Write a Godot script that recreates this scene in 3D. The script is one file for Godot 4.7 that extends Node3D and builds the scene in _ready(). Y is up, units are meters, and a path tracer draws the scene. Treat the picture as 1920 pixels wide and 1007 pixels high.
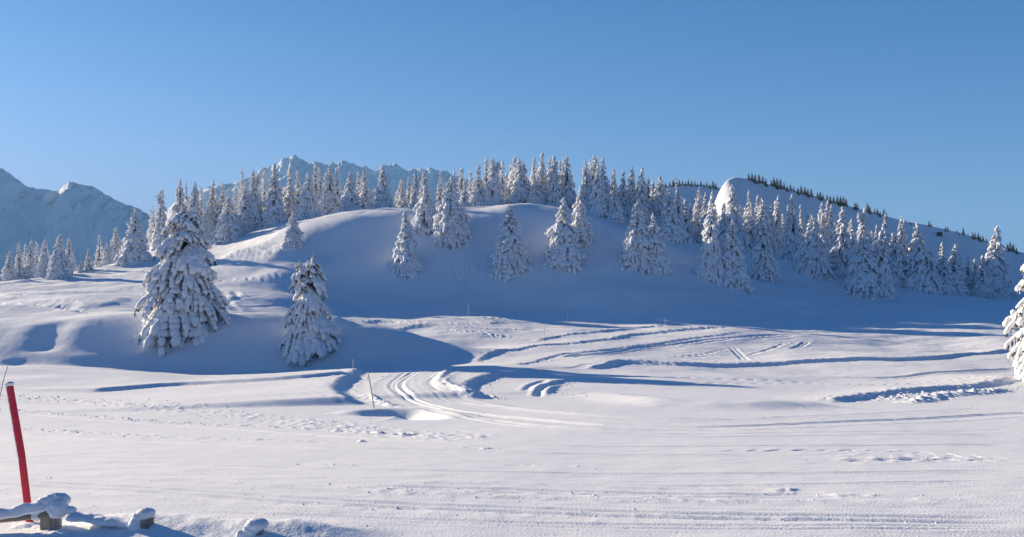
extends Node3D
# A snowy alpine cross-country area: groomed tracks, a spruce-covered hill, distant mountains, low winter sun.

const EYE := 3.6
const SUN_EL := 13.5
const SUN_AZ := 34.0
const EXPOSURE := 2.18

var CONTROL: Array[Vector3] = [
	Vector3(-14.0,0.25,-4.0),
	Vector3(-5.0,0.25,-4.0),
	Vector3(5.0,0.25,-4.0),
	Vector3(14.0,0.25,-4.0),
	Vector3(-14.0,0.00,-13.0),
	Vector3(-5.0,0.00,-13.0),
	Vector3(5.0,0.00,-13.0),
	Vector3(14.0,0.00,-13.0),
	Vector3(-80.0,1.00,-13.0),
	Vector3(80.0,0.00,-13.0),
	Vector3(-30.0,-0.80,-22.0),
	Vector3(-10.0,-0.80,-22.0),
	Vector3(10.0,-0.80,-22.0),
	Vector3(30.0,-0.80,-22.0),
	Vector3(-45.0,-1.75,-32.0),
	Vector3(-15.0,-1.75,-32.0),
	Vector3(15.0,-1.75,-32.0),
	Vector3(45.0,-1.75,-32.0),
	Vector3(-80.0,-0.75,-32.0),
	Vector3(80.0,-1.75,-32.0),
	Vector3(-45.0,-2.80,-45.0),
	Vector3(-15.0,-2.80,-45.0),
	Vector3(15.0,-2.80,-45.0),
	Vector3(45.0,-2.80,-45.0),
	Vector3(-45.0,-3.55,-58.0),
	Vector3(-15.0,-3.55,-58.0),
	Vector3(15.0,-3.55,-58.0),
	Vector3(45.0,-3.55,-58.0),
	Vector3(-80.0,-2.55,-58.0),
	Vector3(80.0,-3.55,-58.0),
	Vector3(-45.0,-4.15,-70.0),
	Vector3(-15.0,-4.15,-70.0),
	Vector3(15.0,-4.15,-70.0),
	Vector3(45.0,-4.15,-70.0),
	Vector3(-52.5,-3.36,-80.0),
	Vector3(-59.1,-1.11,-90.0),
	Vector3(-63.0,-1.16,-96.0),
	Vector3(-48.2,-3.24,-73.5),
	Vector3(-41.4,-3.88,-79.5),
	Vector3(-46.8,-1.00,-89.8),
	Vector3(-50.0,-1.06,-96.0),
	Vector3(-38.0,-3.70,-73.0),
	Vector3(-34.9,-4.18,-79.5),
	Vector3(-39.5,-0.82,-90.0),
	Vector3(-42.2,-0.85,-96.0),
	Vector3(-32.1,-3.98,-73.0),
	Vector3(-29.5,-4.74,-82.5),
	Vector3(-32.1,-0.71,-89.8),
	Vector3(-34.4,-0.75,-96.0),
	Vector3(-27.2,-4.54,-76.0),
	Vector3(-22.7,-4.87,-82.0),
	Vector3(-24.5,-1.19,-88.7),
	Vector3(-26.6,-1.32,-96.0),
	Vector3(-20.9,-4.65,-75.5),
	Vector3(-16.0,-4.69,-82.0),
	Vector3(-17.1,-1.69,-87.5),
	Vector3(-18.7,-2.26,-96.0),
	Vector3(-14.7,-4.49,-75.5),
	Vector3(-11.6,-4.60,-82.0),
	Vector3(-12.2,-2.23,-86.3),
	Vector3(-13.5,-2.93,-96.0),
	Vector3(-10.6,-4.40,-75.5),
	Vector3(-8.1,-4.16,-83.0),
	Vector3(-8.4,-2.84,-86.3),
	Vector3(-9.4,-3.61,-96.0),
	Vector3(-7.5,-4.01,-76.5),
	Vector3(-68.9,-0.47,-105.0),
	Vector3(-84.0,0.37,-128.0),
	Vector3(-98.4,1.12,-150.0),
	Vector3(-108.3,1.23,-165.0),
	Vector3(-54.7,-0.19,-105.0),
	Vector3(-66.6,0.51,-128.0),
	Vector3(-78.1,1.28,-150.0),
	Vector3(-85.9,1.50,-165.0),
	Vector3(-46.1,-0.19,-105.0),
	Vector3(-56.2,0.72,-128.0),
	Vector3(-65.9,2.42,-150.0),
	Vector3(-71.2,2.77,-162.0),
	Vector3(-37.6,-0.47,-105.0),
	Vector3(-44.7,0.58,-125.0),
	Vector3(-51.9,3.09,-145.0),
	Vector3(-57.3,5.55,-160.0),
	Vector3(-61.6,6.91,-172.0),
	Vector3(-30.5,-0.97,-106.0),
	Vector3(-35.9,0.58,-125.0),
	Vector3(-39.4,2.37,-137.0),
	Vector3(-43.1,5.67,-150.0),
	Vector3(-46.0,7.63,-160.0),
	Vector3(-49.4,9.52,-172.0),
	Vector3(-24.2,-1.63,-109.0),
	Vector3(-27.6,0.07,-124.0),
	Vector3(-30.2,3.27,-136.0),
	Vector3(-32.0,6.06,-144.0),
	Vector3(-34.0,9.86,-153.0),
	Vector3(-36.5,11.38,-164.0),
	Vector3(-38.9,12.47,-175.0),
	Vector3(-16.3,-3.58,-97.0),
	Vector3(-18.8,-2.99,-112.0),
	Vector3(-20.5,-2.26,-122.0),
	Vector3(-25.2,11.04,-150.0),
	Vector3(-27.7,12.50,-165.0),
	Vector3(-17.9,11.61,-150.0),
	Vector3(-19.7,13.04,-165.0),
	Vector3(-7.3,-4.29,-96.0),
	Vector3(-8.2,-3.46,-108.0),
	Vector3(-9.3,-2.52,-122.0),
	Vector3(-11.4,11.86,-150.0),
	Vector3(-12.4,13.28,-163.0),
	Vector3(0.0,-4.31,-95.0),
	Vector3(0.0,-3.52,-108.0),
	Vector3(0.0,-2.52,-122.0),
	Vector3(0.0,12.51,-150.0),
	Vector3(0.0,13.81,-163.0),
	Vector3(9.7,11.64,-149.0),
	Vector3(10.7,13.22,-165.0),
	Vector3(8.2,-4.31,-95.0),
	Vector3(9.4,-3.52,-108.0),
	Vector3(10.5,-2.73,-121.0),
	Vector3(14.4,9.82,-148.0),
	Vector3(16.1,12.15,-165.0),
	Vector3(19.9,7.71,-147.0),
	Vector3(22.8,10.75,-168.0),
	Vector3(17.5,-4.31,-95.0),
	Vector3(19.9,-3.52,-108.0),
	Vector3(22.9,-2.35,-124.0),
	Vector3(27.1,5.00,-147.0),
	Vector3(31.7,8.03,-172.0),
	Vector3(36.3,3.48,-152.0),
	Vector3(43.0,7.65,-180.0),
	Vector3(25.2,-4.31,-95.0),
	Vector3(28.7,-3.52,-108.0),
	Vector3(35.1,-1.88,-132.0),
	Vector3(44.6,3.73,-158.0),
	Vector3(51.3,7.50,-182.0),
	Vector3(51.1,2.11,-157.0),
	Vector3(61.2,6.81,-188.0),
	Vector3(33.0,-4.31,-95.0),
	Vector3(37.5,-3.52,-108.0),
	Vector3(49.3,-1.37,-142.0),
	Vector3(64.4,1.23,-165.0),
	Vector3(74.2,4.48,-190.0),
	Vector3(40.7,-4.31,-95.0),
	Vector3(46.3,-3.34,-108.0),
	Vector3(53.6,-2.26,-125.0),
	Vector3(63.4,-1.18,-148.0),
	Vector3(76.5,-0.18,-168.0),
	Vector3(88.8,0.80,-195.0),
	Vector3(48.4,-4.15,-95.0),
	Vector3(55.1,-3.22,-108.0),
	Vector3(63.7,-2.26,-125.0),
	Vector3(75.4,-1.42,-148.0),
	Vector3(85.6,-1.09,-168.0),
	Vector3(99.4,-1.53,-195.0),
	Vector3(61.3,-4.15,-95.0),
	Vector3(69.7,-3.22,-108.0),
	Vector3(80.7,-2.26,-125.0),
	Vector3(95.5,-1.58,-148.0),
	Vector3(109.7,-1.61,-170.0),
	Vector3(-21.7,-1.54,-129.0),
	Vector3(-23.0,1.78,-137.0),
	Vector3(-24.5,7.43,-145.5),
	Vector3(-15.5,-1.30,-130.0),
	Vector3(-16.5,2.59,-138.0),
	Vector3(-17.4,8.63,-146.0),
	Vector3(-9.8,-1.40,-129.0),
	Vector3(-10.5,3.04,-138.0),
	Vector3(-11.1,8.94,-146.0),
	Vector3(0.0,-1.57,-128.0),
	Vector3(0.0,3.49,-138.0),
	Vector3(0.0,9.26,-146.0),
	Vector3(8.3,-1.29,-128.0),
	Vector3(9.0,3.94,-138.0),
	Vector3(11.2,0.16,-129.0),
	Vector3(12.6,8.79,-145.5),
	Vector3(13.4,11.11,-154.0),
	Vector3(-124.7,-2.00,-190.0),
	Vector3(-98.9,-2.00,-190.0),
	Vector3(-83.5,-1.50,-190.0),
	Vector3(-73.4,0.00,-205.0),
	Vector3(-61.8,3.00,-215.0),
	Vector3(-48.9,6.00,-220.0),
	Vector3(-26.2,8.00,-220.0),
	Vector3(0.0,9.00,-220.0),
	Vector3(21.5,7.00,-220.0),
	Vector3(41.5,4.00,-225.0),
	Vector3(64.9,0.00,-230.0),
	Vector3(89.8,-4.00,-230.0),
	Vector3(114.7,-6.00,-225.0),
	Vector3(138.7,-7.00,-215.0),
	Vector3(-164.0,-6.00,-250.0),
	Vector3(-109.8,-6.00,-250.0),
	Vector3(-56.7,-2.00,-255.0),
	Vector3(0.0,-2.00,-255.0),
	Vector3(60.8,-5.00,-255.0),
	Vector3(130.0,-8.00,-255.0),
]

# kind, points (x, z), parameters
var STAMPS: Array = [
	["lip", [Vector2(2.77,-102.12), Vector2(5.48,-105.23), Vector2(11.30,-109.70), Vector2(17.82,-114.89), Vector2(20.79,-116.19)], 0.17, 0.63, 5, 0.04, 1],
	["lip", [Vector2(-2.43,-81.37), Vector2(-1.37,-86.97), Vector2(2.03,-96.03), Vector2(3.96,-97.42), Vector2(10.43,-102.26), Vector2(15.89,-107.71), Vector2(25.47,-111.01)], 0.17, 0.63, 3, 0.05, 1],
	["lip", [Vector2(0.25,-76.48), Vector2(2.17,-79.88), Vector2(6.23,-89.72), Vector2(13.11,-97.48), Vector2(20.55,-103.23), Vector2(25.22,-105.71)], 0.13, 0.63, 3, 0.03, 1],
	["groove", [Vector2(4.52,-83.32), Vector2(11.28,-94.53), Vector2(18.46,-100.15), Vector2(25.95,-104.01), Vector2(30.96,-105.73)], 0.12, 0.25, 0.8, 0],
	["lip", [Vector2(6.04,-74.26), Vector2(7.92,-76.90), Vector2(9.03,-79.31), Vector2(13.11,-78.74), Vector2(15.76,-79.20), Vector2(18.10,-79.48), Vector2(22.30,-80.78), Vector2(28.24,-82.93), Vector2(36.17,-85.85), Vector2(42.24,-89.85), Vector2(47.88,-93.44)], 0.28, 0.72, 4, 0.03, 1],
	["groove", [Vector2(22.00,-73.23), Vector2(27.93,-71.73), Vector2(35.38,-75.24), Vector2(39.95,-77.14)], 0.16, 0.3, 0, 0],
	["groove", [Vector2(6.23,-67.60), Vector2(10.49,-66.71), Vector2(15.79,-66.18), Vector2(21.99,-67.58)], 0.08, 0.25, 0.5, 1.1],
	["lip", [Vector2(-23.52,-55.74), Vector2(-22.59,-59.51), Vector2(-20.26,-61.36), Vector2(-16.06,-61.70), Vector2(-13.22,-62.37), Vector2(-11.49,-64.00), Vector2(-10.33,-66.60)], 0.24, 0.81, 6, 0.01, 1],
	["groove", [Vector2(-41.78,-80.26), Vector2(-36.87,-79.42), Vector2(-32.51,-79.73), Vector2(-27.51,-81.55), Vector2(-20.27,-81.24), Vector2(-14.18,-81.69)], 0.22, 1.1, 0, 0],
	["lip", [Vector2(-9.87,-80.87), Vector2(-10.52,-74.61), Vector2(-9.84,-63.65), Vector2(-9.28,-56.67), Vector2(-7.99,-50.79), Vector2(-6.42,-46.42)], 0.37, 1.26, 8, 0.02, -1],
	["berm", [Vector2(-8.00,-53.05), Vector2(-6.79,-49.27), Vector2(-5.37,-45.01)], 0.1, 0.25, 0.06],
	["groove", [Vector2(-5.58,-39.59), Vector2(-5.24,-41.10), Vector2(-4.67,-41.39), Vector2(-3.92,-40.13), Vector2(-3.05,-38.04)], 0.42, 0.75, 0, 0],
	["berm", [Vector2(-4.71,-70.03), Vector2(-4.58,-64.51), Vector2(-4.02,-57.97), Vector2(-3.10,-54.39), Vector2(-1.65,-50.57)], 0.13, 0.4, 0.03],
	["lip", [Vector2(0.94,-69.13), Vector2(-0.88,-65.23), Vector2(-1.92,-59.13), Vector2(-1.55,-55.14), Vector2(-0.83,-51.31)], 0.31, 1.08, 5, 0.03, -1],
	["rough", [Vector2(-1.79,-55.14), Vector2(-0.99,-52.06), Vector2(-0.28,-51.31)], 0.1, 0.5],
	["lip", [Vector2(4.58,-64.99), Vector2(3.37,-62.23), Vector2(2.79,-58.42), Vector2(2.71,-54.41)], 0.17, 0.9, 3, 0.03, -1],
	["groove", [Vector2(3.43,-63.95), Vector2(2.02,-59.20), Vector2(1.33,-53.21)], 0.12, 0.2, 0, 0],
	["groove", [Vector2(2.44,-64.26), Vector2(1.32,-60.82), Vector2(0.75,-55.54)], 0.08, 0.2, 0, 0],
	["groove", [Vector2(3.80,-55.63), Vector2(5.02,-54.49), Vector2(5.91,-55.32)], 0.12, 0.25, 0, 0],
	["berm", [Vector2(4.13,-54.45), Vector2(6.05,-50.71), Vector2(7.74,-46.52), Vector2(10.82,-45.36), Vector2(13.12,-46.52), Vector2(15.23,-47.60)], 0.26, 1.5, 0.0],
	["lip", [Vector2(16.12,-48.64), Vector2(19.54,-52.37), Vector2(24.09,-57.17), Vector2(27.25,-60.04), Vector2(33.13,-65.97), Vector2(36.38,-69.53)], 0.24, 0.9, 2.5, 0.05, 1],
	["berm", [Vector2(19.26,-48.25), Vector2(21.66,-51.22), Vector2(24.94,-55.40), Vector2(28.84,-59.09), Vector2(30.60,-60.02)], 0.16, 0.5, 0.07],
	["rough", [Vector2(18.88,-51.20), Vector2(23.42,-55.37), Vector2(27.88,-59.09), Vector2(32.09,-62.94)], 0.1, 0.9],
	["groove", [Vector2(21.85,-97.78), Vector2(21.34,-91.94), Vector2(20.45,-85.69)], 0.05, 0.16, 0.4, 0],
	["groove", [Vector2(13.76,-88.73), Vector2(14.93,-84.71), Vector2(16.07,-80.75)], 0.1, 0.3, 0, 0.8],
	["groove", [Vector2(14.12,-89.78), Vector2(17.44,-91.87), Vector2(21.67,-97.00)], 0.08, 0.2, 0, 0.9],
	["groove", [Vector2(16.42,-81.81), Vector2(19.16,-84.11), Vector2(20.78,-86.69)], 0.08, 0.2, 0, 0.9],
	["groove", [Vector2(22.04,-91.95), Vector2(25.83,-96.99), Vector2(27.89,-100.46)], 0.1, 0.2, 0, 0.8],
	["rough", [Vector2(27.46,-100.07), Vector2(28.22,-101.23), Vector2(27.68,-98.53)], 0.15, 0.5],
	["groove", [Vector2(26.95,-95.39), Vector2(28.69,-98.14), Vector2(30.77,-102.42)], 0.08, 0.16, 0.4, 0],
	["track", [Vector2(-6.10,-70.32), Vector2(-6.30,-63.48), Vector2(-5.92,-58.07), Vector2(-4.77,-51.76), Vector2(-3.09,-46.30), Vector2(-1.39,-42.59), Vector2(1.44,-38.60), Vector2(3.66,-35.86), Vector2(6.44,-34.94), Vector2(8.49,-35.56), Vector2(14.48,-38.81), Vector2(19.62,-41.73), Vector2(22.55,-42.87)], 0.06, 2.2],
	["track", [Vector2(-10.11,-19.22), Vector2(-6.38,-17.82), Vector2(-2.86,-16.47), Vector2(0.00,-15.87), Vector2(2.65,-15.29), Vector2(5.20,-14.97), Vector2(7.75,-14.73)], 0.04, 1.0],
	["track", [Vector2(-3.16,-18.22), Vector2(0.00,-17.78), Vector2(3.00,-17.29), Vector2(5.91,-17.04)], 0.03, 0.6],
	["rough", [Vector2(-27.91,-53.07), Vector2(-21.18,-48.82), Vector2(-15.13,-43.58), Vector2(-10.29,-39.54), Vector2(-6.05,-34.89), Vector2(-4.28,-32.85), Vector2(-2.67,-30.77), Vector2(-0.16,-28.90)], 0.045, 1.4],
	["rough", [Vector2(-23.12,-43.95), Vector2(-18.10,-40.71), Vector2(-13.38,-37.38), Vector2(-9.19,-35.30), Vector2(-5.71,-32.90), Vector2(-3.75,-31.46), Vector2(-2.38,-29.32)], 0.05, 0.3],
	["rough", [Vector2(-18.15,-34.51), Vector2(-15.19,-33.34), Vector2(-12.01,-31.20)], 0.035, 0.35],
	["rough", [Vector2(-15.33,-32.87), Vector2(-10.99,-30.72), Vector2(-7.63,-29.33), Vector2(-4.72,-28.05)], 0.03, 0.5],
	["rough", [Vector2(-4.93,-28.43), Vector2(-4.62,-28.42), Vector2(-4.05,-28.21)], 0.08, 0.2],
	["rough", [Vector2(-5.08,-21.78), Vector2(-4.29,-21.97), Vector2(-3.03,-21.47)], 0.03, 0.2],
	["rough", [Vector2(-1.98,-26.06), Vector2(-1.13,-26.04), Vector2(-0.28,-25.56)], 0.035, 0.2],
	["rough", [Vector2(-0.48,-22.12), Vector2(0.71,-21.89), Vector2(1.88,-21.67)], 0.022, 0.3],
	["rough", [Vector2(-3.26,-18.78), Vector2(-1.50,-17.29), Vector2(0.37,-17.10), Vector2(2.91,-16.77), Vector2(4.77,-16.28)], 0.01, 0.7],
	["rough", [Vector2(-4.00,-16.05), Vector2(-1.51,-15.50), Vector2(0.33,-15.08), Vector2(2.59,-14.91), Vector2(4.29,-14.66), Vector2(6.25,-14.40)], 0.012, 0.25],
	["groove", [Vector2(4.76,-25.07), Vector2(6.69,-25.18), Vector2(8.50,-25.28), Vector2(9.77,-25.03), Vector2(10.51,-24.62), Vector2(11.97,-22.75)], 0.055, 0.12, 0, 0.62],
	["groove", [Vector2(6.99,-22.61), Vector2(8.42,-22.82), Vector2(9.87,-23.13), Vector2(11.78,-22.39)], 0.065, 0.16, 0, 0.75],
	["rough", [Vector2(6.76,-23.10), Vector2(8.94,-23.88), Vector2(10.72,-23.53), Vector2(11.84,-22.51)], 0.02, 0.7],
	["rough", [Vector2(3.94,-16.89), Vector2(4.54,-17.09), Vector2(5.11,-17.44), Vector2(5.68,-16.91), Vector2(6.69,-16.67), Vector2(7.99,-16.56)], 0.02, 0.35],
	["berm", [Vector2(4.56,-17.50), Vector2(4.90,-17.72), Vector2(5.09,-17.58)], 0.04, 0.12, 0.03],
	["groove", [Vector2(-61.40,-116.72), Vector2(-58.99,-125.18), Vector2(-54.32,-128.42), Vector2(-49.27,-129.80)], 0.14, 0.3, 0, 0.9],
	["groove", [Vector2(-57.39,-109.10), Vector2(-51.47,-105.46), Vector2(-46.09,-102.41), Vector2(-36.22,-91.99)], 0.14, 0.35, 0, 0.9],
	["groove", [Vector2(-40.69,-89.32), Vector2(-40.46,-86.56), Vector2(-39.74,-84.24), Vector2(-39.31,-81.63)], 0.2, 1.2, 0, 0],
	["lip", [Vector2(-71.18,-135.31), Vector2(-71.24,-143.72), Vector2(-69.61,-151.01), Vector2(-65.45,-153.36), Vector2(-60.08,-153.86), Vector2(-55.80,-153.57)], 0.28, 1.26, 5, 0.02, 1],
	["lip", [Vector2(-62.62,-119.05), Vector2(-56.88,-121.97), Vector2(-51.18,-124.18), Vector2(-49.13,-129.79)], 0.17, 2.16, 6, 0.01, 1],
	["lip", [Vector2(-45.95,-100.88), Vector2(-42.73,-102.32), Vector2(-41.55,-106.41), Vector2(-42.85,-112.54)], 0.17, 1.8, 5, 0.01, 1],
	["groove", [Vector2(-36.89,-125.99), Vector2(-33.35,-114.95), Vector2(-29.09,-104.35)], 0.12, 0.4, 0, 1.0],
	["groove", [Vector2(-35.64,-125.88), Vector2(-31.81,-116.16), Vector2(-28.54,-108.75)], 0.12, 0.4, 0, 1.0],
	["groove", [Vector2(-33.04,-113.86), Vector2(-32.97,-119.23), Vector2(-30.72,-123.14)], 0.1, 0.4, 0, 0],
	["groove", [Vector2(-40.66,-133.88), Vector2(-37.10,-134.16), Vector2(-33.43,-134.01), Vector2(-30.07,-135.24)], 0.14, 0.3, 0, 0.9],
	["groove", [Vector2(-31.20,-108.55), Vector2(-28.67,-114.93), Vector2(-27.13,-119.13)], 0.1, 0.5, 0, 0],
	["berm", [Vector2(-43.75,-149.40), Vector2(-39.17,-147.40), Vector2(-32.60,-143.11)], 0.5, 2.0, 0.05],
	["groove", [Vector2(-8.38,-140.56), Vector2(-7.91,-139.00), Vector2(-7.26,-136.65), Vector2(-5.79,-133.36)], 0.14, 0.25, 0.8, 0],
	["berm", [Vector2(-21.50,-123.90), Vector2(-17.89,-128.38), Vector2(-12.60,-127.67), Vector2(-8.91,-126.32)], 0.12, 1.5, 0.01],
	["lip", [Vector2(-20.68,-119.20), Vector2(-16.27,-124.97), Vector2(-10.90,-125.66), Vector2(-4.04,-124.21)], 0.2, 1.08, 5, 0.02, 1],
	["lip", [Vector2(-15.40,-88.74), Vector2(-16.29,-115.54), Vector2(-10.01,-115.31), Vector2(-3.77,-115.84), Vector2(0.00,-118.07)], 0.17, 0.9, 4, 0.06, 1],
	["lip", [Vector2(-15.21,-87.68), Vector2(-12.12,-111.78), Vector2(-3.60,-110.61), Vector2(2.39,-110.02)], 0.17, 0.9, 3, 0.03, 1],
	["rough", [Vector2(-7.89,-111.03), Vector2(-4.73,-109.12), Vector2(-1.73,-106.54), Vector2(0.00,-105.46)], 0.2, 0.6],
	["groove", [Vector2(-5.32,-122.62), Vector2(0.00,-122.00), Vector2(6.08,-124.50), Vector2(16.05,-123.30), Vector2(23.28,-126.27)], 0.1, 0.3, 0, 1.0],
	["lip", [Vector2(23.02,-114.75), Vector2(29.88,-116.99), Vector2(33.79,-116.24), Vector2(38.97,-112.29)], 0.11, 0.9, 4, 0.02, 1],
	["lip", [Vector2(31.75,-109.83), Vector2(38.58,-111.15), Vector2(44.51,-114.01), Vector2(48.24,-115.39)], 0.14, 0.9, 5, 0.02, 1],
	["lip", [Vector2(40.64,-110.21), Vector2(49.65,-108.99), Vector2(56.40,-108.90)], 0.09, 0.72, 4, 0.01, 1],
	["lip", [Vector2(52.05,-115.63), Vector2(55.83,-115.67), Vector2(59.61,-113.91)], 0.11, 0.72, 4, 0.01, 1],
	["berm", [Vector2(28.07,-129.42), Vector2(35.75,-134.55), Vector2(42.43,-139.72)], 0.25, 1.2, 0.02],
	["berm", [Vector2(19.29,-122.67), Vector2(36.81,-130.55), Vector2(48.87,-136.55), Vector2(59.29,-143.86)], 0.3, 1.4, 0.02],
	["berm", [Vector2(-6.68,-14.33), Vector2(-5.95,-14.07), Vector2(-5.22,-13.80), Vector2(-4.58,-13.62), Vector2(-3.57,-13.42), Vector2(-2.45,-13.28), Vector2(-1.44,-13.30)], 0.2, 0.62, 0.012],
	["rough", [Vector2(-7.39,-14.06), Vector2(-6.27,-13.45), Vector2(-5.51,-13.37)], 0.05, 0.3],
	["groove", [Vector2(-7.57,-70.52), Vector2(-7.55,-62.72), Vector2(-7.07,-57.41), Vector2(-5.72,-50.68)], 0.035, 0.14, 0, 0],
	["groove", [Vector2(-6.95,-70.37), Vector2(-7.02,-62.82), Vector2(-6.59,-57.62), Vector2(-5.31,-51.04)], 0.035, 0.14, 0, 0],
	["groove", [Vector2(-4.81,-70.38), Vector2(-5.16,-63.43), Vector2(-4.94,-58.74), Vector2(-3.90,-52.87)], 0.035, 0.14, 0, 0],
	["groove", [Vector2(-3.90,-70.52), Vector2(-4.35,-63.68), Vector2(-4.20,-59.19), Vector2(-3.26,-53.62)], 0.035, 0.14, 0, 0],
	["groove", [Vector2(-3.20,-49.14), Vector2(0.00,-44.23), Vector2(2.63,-40.42), Vector2(6.00,-38.17), Vector2(11.43,-39.03)], 0.03, 0.12, 0.3, 0],
	["groove", [Vector2(-5.03,-46.36), Vector2(-2.16,-39.79), Vector2(0.38,-35.01), Vector2(2.85,-32.82), Vector2(5.90,-32.01)], 0.03, 0.15, 0.5, 0],
	["groove", [Vector2(-2.60,-34.27), Vector2(0.68,-31.40), Vector2(5.58,-30.26), Vector2(16.60,-31.88)], 0.02, 0.2, 1.2, 0],
	["groove", [Vector2(5.23,-80.29), Vector2(16.58,-89.93), Vector2(26.94,-91.98), Vector2(37.65,-93.82)], 0.05, 0.2, 0.6, 0],
	["groove", [Vector2(0.79,-72.60), Vector2(4.05,-74.60), Vector2(7.11,-77.16)], 0.06, 0.2, 0.5, 0],
	["groove", [Vector2(5.38,-62.02), Vector2(14.87,-62.32), Vector2(26.51,-66.05), Vector2(36.24,-71.09)], 0.05, 0.16, 0.45, 1.0],
	["berm", [Vector2(-28.79,-137.89), Vector2(-24.40,-140.61), Vector2(-17.22,-141.10)], 0.45, 2.6, 0.02],
	["berm", [Vector2(-12.17,-140.24), Vector2(-8.37,-140.35), Vector2(-4.17,-139.67)], 0.4, 2.4, 0.02],
	["berm", [Vector2(9.53,-140.64), Vector2(13.07,-141.82), Vector2(16.73,-143.47)], 0.4, 2.2, 0.02],
	["berm", [Vector2(15.22,-127.57), Vector2(24.39,-132.28), Vector2(32.96,-138.12)], 0.35, 2.2, 0.02],
	["groove", [Vector2(-6.69,-140.23), Vector2(-6.15,-138.31), Vector2(-5.43,-135.29), Vector2(-4.29,-131.85)], 0.12, 0.25, 0.8, 0],
	["groove", [Vector2(-22.07,-41.97), Vector2(-10.51,-34.61), Vector2(-0.89,-27.41), Vector2(6.34,-26.58), Vector2(14.30,-27.47)], 0.03, 0.1, 0, 0],
	["groove", [Vector2(-16.79,-31.93), Vector2(-6.71,-26.92), Vector2(0.53,-24.50), Vector2(7.00,-23.91)], 0.025, 0.1, 0.3, 0],
	["groove", [Vector2(-9.27,-22.49), Vector2(-2.91,-20.61), Vector2(3.73,-20.23), Vector2(10.77,-20.69)], 0.02, 0.08, 0.25, 0],
	["groove", [Vector2(-0.60,-18.52), Vector2(3.37,-18.30), Vector2(9.86,-18.94)], 0.02, 0.07, 0.2, 0],
	["groove", [Vector2(-5.41,-15.11), Vector2(-0.47,-14.30), Vector2(4.05,-13.85), Vector2(7.18,-13.78)], 0.018, 0.06, 0.2, 0],
]

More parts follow.
